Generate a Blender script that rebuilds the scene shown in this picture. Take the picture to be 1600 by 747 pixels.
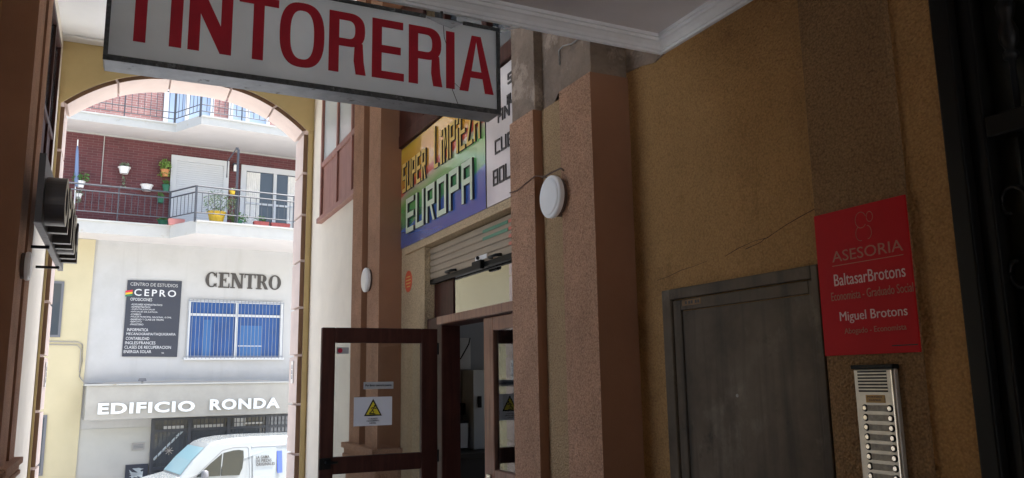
import bpy, bmesh, math, random
from mathutils import Vector, Matrix
random.seed(7)
R = math.radians
scene = bpy.context.scene
for o in list(bpy.data.objects):
    bpy.data.objects.remove(o)
COL = scene.collection

# ------------------------------------------------------------ camera
# world: X right across the passage, Y along the passage, Z up; z = 0 is eye height
def cam_axes(yaw, pitch, roll):
    cy, sy, cp, sp = math.cos(yaw), math.sin(yaw), math.cos(pitch), math.sin(pitch)
    f = Vector((sy*cp, cy*cp, sp)); r = Vector((cy, -sy, 0)); u = r.cross(f)
    c, s = math.cos(roll), math.sin(roll)
    return c*r + s*u, -s*r + c*u, f
r_, u_, f_ = cam_axes(R(25.9247), R(9.8819), R(-0.94674))
cam = bpy.data.cameras.new('camera'); cam_o = bpy.data.objects.new('camera', cam)
COL.objects.link(cam_o)
cam_o.matrix_world = Matrix(((r_.x, u_.x, -f_.x, 0), (r_.y, u_.y, -f_.y, 0), (r_.z, u_.z, -f_.z, 0), (0, 0, 0, 1)))
cam.sensor_width = 36; cam.lens = 1261.32/1600*36; cam.clip_start = 0.05; cam.clip_end = 500
scene.camera = cam_o

# ------------------------------------------------------------ light and exposure
SUN_EL, SUN_AZ = R(62), R(93)           # azimuth from +Y, clockwise: along the street, so the facades are only grazed
world = bpy.data.worlds.new('World'); scene.world = world; world.use_nodes = True
wn = world.node_tree.nodes; wl = world.node_tree.links
bg = wn['Background']; bg.inputs['Strength'].default_value = 0.15
sky = wn.new('ShaderNodeTexSky'); sky.sky_type = 'NISHITA'; sky.sun_disc = False
sky.sun_elevation = SUN_EL; sky.sun_rotation = SUN_AZ; sky.dust_density = 3.0; sky.air_density = 1.0
wl.new(sky.outputs[0], bg.inputs['Color'])
sun = bpy.data.lights.new('sun', 'SUN'); sun.energy = 4.0; sun.angle = R(4); sun.color = (1.0, 0.965, 0.92)
sun_o = bpy.data.objects.new('sun', sun); COL.objects.link(sun_o)
d = Vector((math.sin(SUN_AZ)*math.cos(SUN_EL), math.cos(SUN_AZ)*math.cos(SUN_EL), math.sin(SUN_EL)))
sun_o.rotation_euler = d.to_track_quat('Z', 'Y').to_euler(); sun_o.location = (0, -5, 30)
vs = scene.view_settings
vs.view_transform = 'Standard'; vs.look = 'None'; vs.gamma = 1; vs.use_curve_mapping = False
vs.exposure = 1.9
cy = scene.cycles
scene.render.engine = 'CYCLES'
cy.use_denoising = True
cy.max_bounces = 14; cy.diffuse_bounces = 8; cy.glossy_bounces = 6; cy.transparent_max_bounces = 16; cy.transmission_bounces = 8
cy.sample_clamp_indirect = 6.0; cy.caustics_reflective = False; cy.caustics_refractive = False

# ------------------------------------------------------------ materials
def mat(name, col, rough=0.6, bump=None, mottle=None, metal=0.0, spec=0.4, stains=None, coat=0.0, streak=None, grain=None):
    m = bpy.data.materials.new(name); m.use_nodes = True
    nt = m.node_tree; n = nt.nodes; l = nt.links
    b = n['Principled BSDF']
    b.inputs['Base Color'].default_value = (*col, 1); b.inputs['Roughness'].default_value = rough
    b.inputs['Metallic'].default_value = metal; b.inputs['Specular IOR Level'].default_value = spec
    b.inputs['Coat Weight'].default_value = coat; b.inputs['Coat Roughness'].default_value = 0.06
    tc = n.new('ShaderNodeTexCoord'); co = tc.outputs['Object']
    out = None
    def noise(scale, detail=4, rgh=0.55):
        t = n.new('ShaderNodeTexNoise'); t.inputs['Scale'].default_value = scale
        t.inputs['Detail'].default_value = detail; t.inputs['Roughness'].default_value = rgh
        l.new(co, t.inputs['Vector']); return t.outputs['Fac']
    def ramp(src, a, b_, ca=(0, 0, 0), cb=(1, 1, 1)):
        r = n.new('ShaderNodeValToRGB'); r.color_ramp.elements[0].position = a; r.color_ramp.elements[1].position = b_
        r.color_ramp.elements[0].color = (*ca, 1); r.color_ramp.elements[1].color = (*cb, 1); l.new(src, r.inputs[0]); return r.outputs[0]
    if mottle:
        amt, sc = mottle
        lo = tuple(c*(1-amt) for c in col); hi = tuple(min(1, c*(1+amt)) for c in col)
        out = ramp(noise(sc, 6, 0.65), 0.3, 0.7, lo, hi)
    if stains:
        for (scol, sc, a, b_) in stains:
            mx = n.new('ShaderNodeMix'); mx.data_type = 'RGBA'
            l.new(ramp(noise(sc, 8, 0.7), a, b_), mx.inputs[0])
            if out is not None: l.new(out, mx.inputs[6])
            else: mx.inputs[6].default_value = (*col, 1)
            mx.inputs[7].default_value = (*scol, 1); out = mx.outputs[2]
    if streak:
        scol, sx, a, b_ = streak
        mp = n.new('ShaderNodeMapping'); mp.inputs['Scale'].default_value = (sx, sx, sx*0.06); l.new(co, mp.inputs[0])
        t = n.new('ShaderNodeTexNoise'); t.inputs['Scale'].default_value = 1; t.inputs['Detail'].default_value = 5; l.new(mp.outputs[0], t.inputs['Vector'])
        mx = n.new('ShaderNodeMix'); mx.data_type = 'RGBA'; l.new(ramp(t.outputs['Fac'], a, b_), mx.inputs[0])
        if out is not None: l.new(out, mx.inputs[6])
        else: mx.inputs[6].default_value = (*col, 1)
        mx.inputs[7].default_value = (*scol, 1); out = mx.outputs[2]
    if grain:
        gs, ga = grain
        t = n.new('ShaderNodeTexVoronoi'); t.inputs['Scale'].default_value = gs; t.feature = 'SMOOTH_F1'; l.new(co, t.inputs['Vector'])
        g = ramp(t.outputs['Distance'], .15, .75, (1+ga*.35,)*3, (1-ga,)*3)
        mx = n.new('ShaderNodeMix'); mx.data_type = 'RGBA'; mx.blend_type = 'MULTIPLY'; mx.inputs[0].default_value = 1
        if out is not None: l.new(out, mx.inputs[6])
        else: mx.inputs[6].default_value = (*col, 1)
        l.new(g, mx.inputs[7]); out = mx.outputs[2]
    if out is not None: l.new(out, b.inputs['Base Color'])
    if bump:
        sc, st, dist = bump
        v = n.new('ShaderNodeTexVoronoi'); v.inputs['Scale'].default_value = sc; v.feature = 'SMOOTH_F1'; l.new(co, v.inputs['Vector'])
        a = n.new('ShaderNodeMath'); a.operation = 'ADD'; l.new(noise(sc*0.8, 3), a.inputs[0]); l.new(v.outputs['Distance'], a.inputs[1])
        bp = n.new('ShaderNodeBump'); bp.inputs['Strength'].default_value = st; bp.inputs['Distance'].default_value = dist
        l.new(a.outputs[0], bp.inputs['Height']); l.new(bp.outputs[0], b.inputs['Normal'])
    return m

def glass_mat(name, tint=(0.93, 0.95, 0.94), refl=1.0, rough=0.01):
    m = bpy.data.materials.new(name); m.use_nodes = True
    nt = m.node_tree; n = nt.nodes; l = nt.links
    for x in list(n):
        if x.type != 'OUTPUT_MATERIAL': n.remove(x)
    out = [x for x in n if x.type == 'OUTPUT_MATERIAL'][0]
    t = n.new('ShaderNodeBsdfTransparent'); t.inputs[0].default_value = (*tint, 1)
    g = n.new('ShaderNodeBsdfGlossy'); g.inputs['Roughness'].default_value = rough
    fr = n.new('ShaderNodeFresnel'); fr.inputs[0].default_value = 1.52
    mu = n.new('ShaderNodeMath'); mu.operation = 'MULTIPLY'; mu.inputs[1].default_value = refl; mu.use_clamp = True
    mx = n.new('ShaderNodeMixShader')
    l.new(fr.outputs[0], mu.inputs[0]); l.new(mu.outputs[0], mx.inputs[0]); l.new(t.outputs[0], mx.inputs[1]); l.new(g.outputs[0], mx.inputs[2])
    l.new(mx.outputs[0], out.inputs[0]); return m

def acrylic_mat(name, col, trans):
    m = bpy.data.materials.new(name); m.use_nodes = True
    nt = m.node_tree; n = nt.nodes; l = nt.links
    b = n['Principled BSDF']; b.inputs['Roughness'].default_value = 0.35
    out = [x for x in n if x.type == 'OUTPUT_MATERIAL'][0]
    tc = n.new('ShaderNodeTexCoord'); no = n.new('ShaderNodeTexNoise'); no.inputs['Scale'].default_value = 5; no.inputs['Detail'].default_value = 8
    l.new(tc.outputs['Object'], no.inputs['Vector'])
    rp = n.new('ShaderNodeValToRGB'); rp.color_ramp.elements[0].position = .3; rp.color_ramp.elements[1].position = .7
    rp.color_ramp.elements[0].color = (*[c*0.88 for c in col], 1); rp.color_ramp.elements[1].color = (*col, 1)
    l.new(no.outputs['Fac'], rp.inputs[0]); l.new(rp.outputs[0], b.inputs['Base Color'])
    t = n.new('ShaderNodeBsdfTranslucent'); l.new(rp.outputs[0], t.inputs[0])
    mx = n.new('ShaderNodeMixShader'); mx.inputs[0].default_value = trans
    l.new(b.outputs[0], mx.inputs[1]); l.new(t.outputs[0], mx.inputs[2]); l.new(mx.outputs[0], out.inputs[0]); return m

def brick_mat(name, c1, c2, mortar, scale=1.0):
    m = bpy.data.materials.new(name); m.use_nodes = True
    nt = m.node_tree; n = nt.nodes; l = nt.links; b = n['Principled BSDF']; b.inputs['Roughness'].default_value = 0.85
    tc = n.new('ShaderNodeTexCoord'); mp = n.new('ShaderNodeMapping'); mp.inputs['Rotation'].default_value = (R(90), 0, 0)
    l.new(tc.outputs['Object'], mp.inputs[0])
    br = n.new('ShaderNodeTexBrick'); br.inputs['Scale'].default_value = scale
    br.inputs['Brick Width'].default_value = 0.25; br.inputs['Row Height'].default_value = 0.07; br.inputs['Mortar Size'].default_value = 0.006
    br.inputs['Color1'].default_value = (*c1, 1); br.inputs['Color2'].default_value = (*c2, 1); br.inputs['Mortar'].default_value = (*mortar, 1)
    l.new(mp.outputs[0], br.inputs['Vector'])
    no = n.new('ShaderNodeTexNoise'); no.inputs['Scale'].default_value = 2.5; no.inputs['Detail'].default_value = 6; l.new(tc.outputs['Object'], no.inputs['Vector'])
    rp = n.new('ShaderNodeValToRGB'); rp.color_ramp.elements[0].color = (.75, .75, .75, 1); rp.color_ramp.elements[1].color = (1.15, 1.15, 1.15, 1)
    l.new(no.outputs['Fac'], rp.inputs[0])
    mx = n.new('ShaderNodeMix'); mx.data_type = 'RGBA'; mx.blend_type = 'MULTIPLY'; mx.inputs[0].default_value = 1
    l.new(br.outputs['Color'], mx.inputs[6]); l.new(rp.outputs[0], mx.inputs[7]); l.new(mx.outputs[2], b.inputs['Base Color'])
    return m

M = {}
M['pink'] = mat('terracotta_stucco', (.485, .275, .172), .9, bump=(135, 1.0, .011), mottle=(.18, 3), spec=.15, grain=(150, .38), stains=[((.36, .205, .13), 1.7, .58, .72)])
M['pinkshade'] = mat('terracotta_shaded_stucco', (.27, .135, .078), .9, bump=(140, .3, .003), mottle=(.1, 2), spec=.15)  # darker terracotta copy: shade put into the colour of the pilaster returns
M['brown'] = mat('brown_stucco', (.27, .16, .075), .9, bump=(130, .8, .009), mottle=(.12, 3), spec=.15, grain=(150, .4))
M['yellow'] = mat('yellow_stucco', (.395, .225, .09), .9, bump=(120, .8, .008), mottle=(.12, 2.5), spec=.15, grain=(150, .25),
                  stains=[((.23, .125, .052), 2.3, .56, .70)])
M['tan'] = mat('pale_tan_stucco', (.55, .41, .25), .9, grain=(120, .3), bump=(115, .9, .010), mottle=(.1, 2.5), spec=.15)
M['groove'] = mat('tan_groove_stucco', (.43, .285, .155), .9, grain=(150, .36), bump=(115, .9, .010), mottle=(.1, 2.5), spec=.15)
M['archyellow'] = mat('ochre_plaster', (.59, .46, .23), .9, bump=(90, .15, .003), mottle=(.08, 2), spec=.15)
M['cream'] = mat('cream_plaster', (.76, .71, .62), .9, bump=(120, .25, .003), mottle=(.06, 2), spec=.15)
M['block'] = mat('pink_block_paint', (.60, .50, .455), .9, bump=(160, .25, .003), mottle=(.06, 2.5), spec=.15)
M['blockshade'] = mat('shaded_block_front', (.22, .13, .08), .9)  # block fronts browned to carry their backlit shade
M['torn'] = mat('bare_mortar', (.23, .175, .135), .95, bump=(60, .7, .01), mottle=(.22, 6), spec=.1, stains=[((.38, .30, .235), 4.3, .52, .60), ((.17, .125, .10), 5, .60, .74)])
M['ceil'] = mat('white_ceiling_paint', (.84, .85, .85), .9, mottle=(.04, 1.5), spec=.2)
M['plaster'] = mat('aged_white_plaster', (.86, .885, .90), .8, mottle=(.08, 5), spec=.25, stains=[((.45, .42, .38), 9, .66, .75)])
M['ceilpanel'] = mat('greyed_ceiling_panel', (.74, .72, .72), .85, mottle=(.08, 2), spec=.2)
M['wood'] = mat('dark_red_wood', (.045, .013, .009), .5, mottle=(.3, 6), spec=.2, streak=((.07, .022, .014), 40, .45, .7))
M['woodlit'] = mat('lit_brown_wood', (.24, .115, .07), .45, mottle=(.2, 6), spec=.5, streak=((.13, .05, .03), 40, .5, .72))  # lighter copy of the dark red wood, daylight put into its colour
M['woodpink'] = mat('faded_red_wood', (.33, .16, .125), .5, mottle=(.12, 5), spec=.4, streak=((.26, .11, .085), 30, .5, .7))
M['darkmetal'] = mat('old_grey_metal', (.105, .082, .058), .55, bump=(30, .12, .003), mottle=(.45, 2.2), metal=.1, spec=.15,
                     stains=[((.21, .178, .132), 2.4, .54, .74), ((.03, .025, .02), 6, .60, .74)], streak=((.045, .037, .03), 18, .5, .8))
M['black'] = mat('black_paint', (.005, .0045, .004), .5, spec=.2)
M['iron'] = mat('black_wrought_iron', (.006, .006, .006), .5, spec=.3)
M['portalglass'] = mat('obscured_dark_glass', (.02, .022, .017), .3, spec=.3, mottle=(.2, 20))
M['red'] = mat('red_acrylic', (.42, .005, .010), .5, spec=.12, mottle=(.05, 8))
M['redletter'] = mat('dark_red_vinyl', (.44, .010, .026), .45, mottle=(.12, 9))
M['pale'] = mat('pale_lettering', (.60, .42, .40), .5)
M['dimred'] = mat('dim_engraved_lettering', (.36, .13, .085), .5)
M['alu'] = mat('brushed_aluminium', (.47, .43, .37), .42, metal=.6, mottle=(.1, 30), bump=(200, .05, .001))
M['chrome'] = mat('bright_steel', (.42, .39, .35), .2, metal=.9)
M['slot'] = mat('yellowed_name_slot', (.26, .23, .18), .4, mottle=(.3, 60))
M['amber'] = mat('amber_plastic', (.35, .19, .03), .4)
M['steel'] = mat('galvanised_steel', (.38, .40, .42), .45, metal=.6, mottle=(.2, 12), stains=[((.10, .085, .07), 22, .60, .68)], bump=(50, .15, .002))
M['steeldark'] = mat('weathered_sign_trim', (.07, .075, .075), .6, metal=.2, mottle=(.5, 60), stains=[((.17, .18, .18), 45, .56, .64)])
M['acrylic'] = acrylic_mat('milky_acrylic', (.93, .96, .98), .66)
M['opal'] = acrylic_mat('opal_rear_acrylic', (.97, .97, .97), .92)
M['white'] = mat('white_plastic', (.78, .77, .75), .35)
M['whitepaint'] = mat('white_wall_paint', (.415, .415, .41), .85, mottle=(.04, 1.2), spec=.2, stains=[((.385, .383, .375), .7, .5, .65)], streak=((.37, .365, .355), 4, .58, .8))
M['creamwall'] = mat('pale_cream_facade', (.39, .385, .355), .85, mottle=(.06, 1.2), spec=.2)
M['yellowwall'] = mat('pale_yellow_facade', (.45, .40, .265), .85, mottle=(.05, 1), spec=.2)
M['soffit'] = mat('bounce_tinted_soffit', (.48, .455, .44), .9, mottle=(.05, 1))  # bounced street light put into the underside colour of the balconies
M['slab'] = mat('white_slab_edge', (.40, .40, .38), .85, mottle=(.05, 3), stains=[((.32, .29, .22), 3.2, .60, .70)])
M['canopy'] = mat('beige_stone_canopy', (.33, .32, .29), .8, mottle=(.07, 3))
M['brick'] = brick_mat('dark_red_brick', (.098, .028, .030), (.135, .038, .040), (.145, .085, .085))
M['brickpale'] = brick_mat('bright_lit_brick', (.30, .14, .13), (.36, .18, .16), (.42, .37, .35))  # washed-out copy of the brick, strong daylight put into its colour
M['rail'] = mat('dark_grey_rail', (.05, .055, .065), .45)
M['glass'] = glass_mat('clear_glass', refl=2.0)
M['transomglass'] = glass_mat('shiny_transom_glass', (.75, .77, .76), refl=3.0)
M['darkglass'] = mat('dark_window_glass', (.05, .06, .07), .06, spec=.6)
M['doorglass'] = mat('smoked_door_glass', (.09, .10, .11), .07, spec=.7)
M['blue'] = mat('blue_blind', (.02, .075, .235), .5, mottle=(.15, 2), spec=.4)
M['bluelt'] = mat('light_blue_reflection', (.04, .13, .32), .4)
M['skyglass'] = mat('sky_reflection_glass', (.34, .42, .54), .08, spec=.6)  # sky reflection put into the pane colour
M['curtain'] = mat('white_curtain', (.72, .70, .66), .9, mottle=(.1, 8))
M['board'] = mat('dark_slate_board', (.035, .04, .055), .45)
M['letterwhite'] = mat('white_lettering', (.55, .56, .57), .5)
M['letterdark'] = mat('charcoal_lettering', (.05, .045, .042), .5)
M['letter3d'] = mat('white_raised_letters', (.72, .75, .76), .4)
M['green'] = mat('leaf_green', (.07, .16, .035), .6, mottle=(.4, 12))
M['greenlt'] = mat('bright_leaf_green', (.16, .26, .05), .6, mottle=(.3, 12))
M['greenpale'] = mat('grey_green_leaf', (.16, .22, .13), .6, mottle=(.3, 12))
M['potgreen'] = mat('green_plastic_pot', (.03, .15, .085), .6, mottle=(.2, 8))
M['potyellow'] = mat('yellow_plastic_pot', (.58, .38, .03), .5, mottle=(.15, 8))
M['potorange'] = mat('terracotta_pot', (.55, .24, .09), .7)
M['potpink'] = mat('rose_planter', (.52, .22, .20), .7)
M['potred'] = mat('red_planter', (.36, .085, .08), .7, mottle=(.2, 8))
M['soil'] = mat('potting_soil', (.05, .035, .025), .95)
M['bluepole'] = mat('blue_grey_canvas', (.16, .22, .36), .7)
M['vanpaint'] = mat('white_van_paint', (.25, .275, .29), .25, spec=.5, coat=.6)
M['vanglass'] = mat('van_side_glass', (.03, .035, .035), .05, spec=.8)
M['vanscreen'] = mat('van_windscreen', (.20, .34, .40), .05, spec=.9)
M['rubber'] = mat('black_rubber', (.02, .02, .02), .8)
M['greyplastic'] = mat('grey_plastic', (.12, .125, .14), .5)
M['bluelogo'] = mat('blue_film', (.06, .10, .45), .5)
M['greytext'] = mat('grey_blue_lettering', (.16, .17, .24), .5)
M['asphalt'] = mat('pale_concrete_road', (.57, .58, .58), .9, bump=(60, .3, .01), mottle=(.15, 1.5))
M['paving'] = mat('pavement_tiles', (.60, .60, .59), .85, mottle=(.1, 2))
M['floor'] = mat('terrazzo_floor', (.58, .58, .57), .4, mottle=(.15, 20))
M['oldpaper'] = mat('browned_paper', (.22, .13, .06), .8, mottle=(.3, 40))
M['paper'] = mat('white_paper', (.72, .72, .76), .7)
M['warnyellow'] = mat('warning_yellow', (.72, .58, .03), .5)
M['ink'] = mat('black_ink', (.01, .01, .012), .6)
M['greylabel'] = mat('silver_label', (.42, .42, .42), .5)
M['orange'] = mat('orange_red_sticker', (.62, .10, .045), .5)
M['redsticker'] = mat('red_sticker', (.5, .02, .05), .5)
M['gold'] = mat('olive_gold_face', (.36, .31, .17), .4, metal=.3)
M['bronze'] = mat('dark_brown_metal', (.030, .021, .015), .4, spec=.5)
M['boardgrey'] = mat('grey_board_underside', (.24, .24, .25), .6, mottle=(.2, 20))
M['lampbase'] = mat('brown_lamp_base', (.09, .05, .035), .6)
M['cable'] = mat('brown_cable', (.10, .055, .037), .7)
M['bargrey'] = mat('painted_window_bars', (.20, .22, .25), .5)
M['cablegrey'] = mat('grey_cable', (.28, .27, .25), .7)
M['shutter'] = mat('grey_beige_shutter_slats', (.32, .25, .175), .55, metal=.0, mottle=(.08, 4))
M['shutred'] = mat('salmon_film', (.55, .16, .11), .5)
M['shutgreen'] = mat('green_film', (.10, .24, .15), .5)
M['shutblue'] = mat('navy_film', (.035, .05, .10), .5)
M['whitesign'] = mat('white_glossy_board', (.64, .58, .57), .25, spec=.5, mottle=(.08, 3), coat=1.0)
M['lettercream'] = mat('pale_green_raised_letters', (.55, .62, .46), .4)
M['letterorange'] = mat('pale_amber_letters', (.68, .46, .12), .4)
M['roomwall'] = mat('dim_room_wall', (.30, .31, .33), .85)
M['appliance'] = mat('white_enamel', (.55, .55, .55), .4)
M['darkroom'] = mat('dark_counter', (.03, .025, .022), .6)
M['windowpale'] = mat('pale_bluish_glass', (.50, .56, .58), .2, spec=.6)  # opaque pale blue; on panes it paints in reflected daylight

# rainbow board: horizontal bands that rise towards the viewer
def rainbow():
    m = bpy.data.materials.new('rainbow_glossy_board'); m.use_nodes = True
    nt = m.node_tree; n = nt.nodes; l = nt.links; b = n['Principled BSDF']
    b.inputs['Roughness'].default_value = .22; b.inputs['Coat Weight'].default_value = 1.0; b.inputs['Coat Roughness'].default_value = .03; b.inputs['Coat IOR'].default_value = 1.7
    tc = n.new('ShaderNodeTexCoord'); sp = n.new('ShaderNodeSeparateXYZ'); l.new(tc.outputs['Object'], sp.inputs[0])
    # object origin at the board's lower far corner: y runs 0 .. -1.7, z 0 .. 0.82
    a = n.new('ShaderNodeMath'); a.operation = 'MULTIPLY_ADD'; a.inputs[1].default_value = 0.085; l.new(sp.outputs['Y'], a.inputs[0]); l.new(sp.outputs['Z'], a.inputs[2])
    wv = n.new('ShaderNodeTexNoise'); wv.inputs['Scale'].default_value = 2.2; l.new(tc.outputs['Object'], wv.inputs['Vector'])
    a2 = n.new('ShaderNodeMath'); a2.operation = 'MULTIPLY_ADD'; a2.inputs[1].default_value = 0.10; l.new(wv.outputs['Fac'], a2.inputs[0]); l.new(a.outputs[0], a2.inputs[2])
    r = n.new('ShaderNodeValToRGB'); l.new(a2.outputs[0], r.inputs[0]); cr = r.color_ramp
    stops = [(0.0, (.03, .09, .36)), (.19, (.06, .15, .42)), (.215, (.07, .30, .13)), (.38, (.15, .42, .10)), (.43, (.36, .50, .22)), (.465, (.52, .42, .30)), (.480, (.58, .09, .05)), (.525, (.60, .12, .06)), (.545, (.70, .30, .04)), (.85, (.72, .46, .04))]  # pale stops between green and red paint in glare
    while len(cr.elements) < len(stops): cr.elements.new(0.5)
    for e, (p, c) in zip(cr.elements, stops): e.position = p; e.color = (*c, 1)
    l.new(r.outputs[0], b.inputs['Base Color']); return m
M['rainbow'] = rainbow()

# ------------------------------------------------------------ mesh helpers
ORG = {}
class MB:
    def __init__(s): s.v = []; s.f = []; s.m = []
    def add(s, vs, fs, mi=0):
        o = len(s.v); s.v += [Vector(p) for p in vs]
        for f in fs: s.f.append([i+o for i in f]); s.m.append(mi)
    def box(s, x0, x1, y0, y1, z0, z1, mi=0, T=None, faces=None):
        p = [(x, y, z) for x in (x0, x1) for y in (y0, y1) for z in (z0, z1)]
        if T: p = [T(*q) for q in p]
        fs = [(0, 1, 3, 2), (4, 6, 7, 5), (0, 4, 5, 1), (2, 3, 7, 6), (0, 2, 6, 4), (1, 5, 7, 3)]
        o = len(s.v); s.v += [Vector(q) for q in p]
        for k, f in enumerate(fs):
            s.f.append([i+o for i in f]); s.m.append(faces[k] if faces else mi)
        return s
    def prism(s, poly, a, b, fn, mi=0, side=None):
        # poly: list of (p, q); fn(p, q, w) -> point
        n = len(poly)
        vs = [fn(p, q, a) for p, q in poly] + [fn(p, q, b) for p, q in poly]
        s.add(vs, [list(range(n)), list(range(2*n-1, n-1, -1))], mi)
        s.add(vs, [(i, (i+1) % n, (i+1) % n+n, i+n) for i in range(n)], mi if side is None else side)
        return s
    def tube(s, pts, r, n=6, mi=0):
        pts = [Vector(p) for p in pts]; rings = []
        for i, p in enumerate(pts):
            t = (pts[min(i+1, len(pts)-1)]-pts[max(i-1, 0)]).normalized()
            a = t.cross(Vector((0, 0, 1)));
            if a.length < 1e-3: a = t.cross(Vector((0, 1, 0)))
            a.normalize(); b = t.cross(a)
            rr = r[i] if isinstance(r, (list, tuple)) else r
            rings.append([p+rr*(math.cos(2*math.pi*k/n)*a+math.sin(2*math.pi*k/n)*b) for k in range(n)])
        vs = [q for g in rings for q in g]; fs = []
        for i in range(len(pts)-1):
            for k in range(n): fs.append((i*n+k, i*n+(k+1) % n, (i+1)*n+(k+1) % n, (i+1)*n+k))
        fs.append(list(range(n))[::-1]); fs.append([(len(pts)-1)*n+k for k in range(n)])
        s.add(vs, fs, mi); return s
    def lathe(s, prof, c, ax=(0, 0, 1), n=20, mi=0):
        c = Vector(c); ax = Vector(ax).normalized()
        a = ax.cross(Vector((1, 0, 0)));
        if a.length < 1e-3: a = ax.cross(Vector((0, 1, 0)))
        a.normalize(); b = ax.cross(a); vs = []; fs = []
        for (r, h) in prof:
            for k in range(n): vs.append(c+ax*h+r*(math.cos(2*math.pi*k/n)*a+math.sin(2*math.pi*k/n)*b))
        for i in range(len(prof)-1):
            for k in range(n): fs.append((i*n+k, i*n+(k+1) % n, (i+1)*n+(k+1) % n, (i+1)*n+k))
        fs.append(list(range(n))[::-1]); fs.append([(len(prof)-1)*n+k for k in range(n)])
        s.add(vs, fs, mi); return s
    def leaves(s, c, rad, n, size, mi=0, droop=0):
        for _ in range(n):
            while True:
                q = Vector([random.uniform(-1, 1) for _ in range(3)])
                if q.length < 1: break
            p = Vector(c)+Vector((q.x*rad[0], q.y*rad[1], q.z*rad[2]))
            d1 = Vector([random.uniform(-1, 1) for _ in range(3)]).normalized(); d2 = d1.cross(Vector([random.uniform(-1, 1) for _ in range(3)])).normalized()
            k = size*random.uniform(.6, 1.3)
            s.add([p-d1*k, p+d2*k*.4, p+d1*k, p-d2*k*.4], [(0, 1, 2, 3)], mi)
        return s
    def text(s, txt, o, uv, vv, w, h, depth=.003, mi=0, bold=0.0, spacing=1.0, res=3):
        """write txt in the box that starts at o and runs w along uv, h along vv; depth stands out along uv x vv"""
        cu = bpy.data.curves.new('t', 'FONT'); cu.body = txt; cu.extrude = .5; cu.offset = bold; cu.resolution_u = res; cu.space_character = spacing
        ob = bpy.data.objects.new('t', cu); COL.objects.link(ob)
        me = bpy.data.meshes.new_from_object(ob)
        vs = [v.co.copy() for v in me.vertices]; fs = [list(p.vertices) for p in me.polygons]
        bpy.data.objects.remove(ob); bpy.data.curves.remove(cu); bpy.data.meshes.remove(me)
        x0 = min(v.x for v in vs); x1 = max(v.x for v in vs); y0 = min(v.y for v in vs); y1 = max(v.y for v in vs)
        o = Vector(o); uv = Vector(uv).normalized(); vv = Vector(vv).normalized(); nn = uv.cross(vv)
        if h is None: h = (y1-y0)*w/(x1-x0)
        if w is None: w = (x1-x0)*h/(y1-y0)
        s.add([o+uv*((v.x-x0)/(x1-x0)*w)+vv*((v.y-y0)/(y1-y0)*h)+nn*((v.z+.5)*depth) for v in vs], fs, mi); return s
    def build(s, name, mats, parent=None, smooth=False, bevel=0.0, label=None, normals=True):
        org = ORG.get(parent.name, Vector((0, 0, 0))) if parent else Vector((0, 0, 0))
        me = bpy.data.meshes.new(name)
        me.from_pydata([v-org for v in s.v], [], s.f)
        if not isinstance(mats, (list, tuple)): mats = [mats]
        for m_ in mats: me.materials.append(M[m_])
        me.polygons.foreach_set('material_index', s.m)
        if normals:
            bm = bmesh.new(); bm.from_mesh(me); bmesh.ops.recalc_face_normals(bm, faces=bm.faces); bm.to_mesh(me); bm.free()
        if smooth: me.polygons.foreach_set('use_smooth', [True]*len(me.polygons))
        ob = bpy.data.objects.new(name, me); COL.objects.link(ob)
        if parent: ob.parent = parent; ORG[ob.name] = org
        if bevel:
            b = ob.modifiers.new('bevel', 'BEVEL'); b.width = bevel; b.segments = 2; b.limit_method = 'ANGLE'; b.angle_limit = R(40)
        if label: ob['label'] = label
        return ob

def tag(o, label, cat, group=None):
    o['label'] = label; o['category'] = cat
    if group: o['group'] = group
    return o
def thing(name, label, cat, loc, group=None):
    o = bpy.data.objects.new(name, None); COL.objects.link(o); o.location = loc; o.empty_display_size = .1
    ORG[o.name] = Vector(loc); return tag(o, label, cat, group)
def single(name, mb, mats, label, cat, loc, group=None, **kw):
    """a thing that is one mesh, its origin at loc"""
    t = thing('tmp', label, cat, loc); ob = mb.build(name, mats, t, **kw); bpy.context.view_layer.update()
    ob.parent = None; ob.location = loc; ORG[ob.name] = Vector(loc); ORG.pop(t.name, None); bpy.data.objects.remove(t)
    return tag(ob, label, cat, group)
def struct(name, mb, mats, **kw):
    ob = mb.build(name, mats, **kw); ob['kind'] = 'structure'; return ob
def rect(poly): return poly

RY = -4.2
XR, XL = 2.0, -0.745          # side walls of the passage
FL, ST = -1.65, -3.15         # passage floor, street
YA, YB = 9.6, 10.1            # arch wall
ZC = 3.75                     # high ceiling
XYZ = lambda fx: (lambda y, z, x: (x, y, z))
def onwall(p, q, w): return (w, p, q)      # polygons drawn in (y, z), thickness along x
def onperp(p, q, w): return (p, w, q)      # polygons drawn in (x, z), thickness along y

# ------------------------------------------------------------ ground and street
struct('passage_floor', MB().box(-6, 8, -16, YB, FL-.3, FL), 'floor')
b = MB()
for k in range(7): b.box(-1.2, 2.6, YB+.3*k, YB+.3*(k+1), ST-.2, FL-.1875*(k+1))
struct('steps', b, 'floor', bevel=.01)
struct('ground', MB().box(-150, 150, -60, 150, ST-.5, ST-.15), 'asphalt')
struct('road', MB().box(-60, 60, 12.6, 22.2, ST-.15, ST-.146+.14), 'asphalt')
b = MB(); b.box(-60, 60, 22.2, 40, ST-.15, ST+.12); b.box(-60, -1.2, YB, 12.6, ST-.15, ST+.12); b.box(2.6, 60, YB, 12.6, ST-.15, ST+.12); b.box(-1.2, 2.6, YB+2.1, 12.6, ST-.15, ST+.0)
struct('pavement', b, 'paving', bevel=.02)

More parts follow.
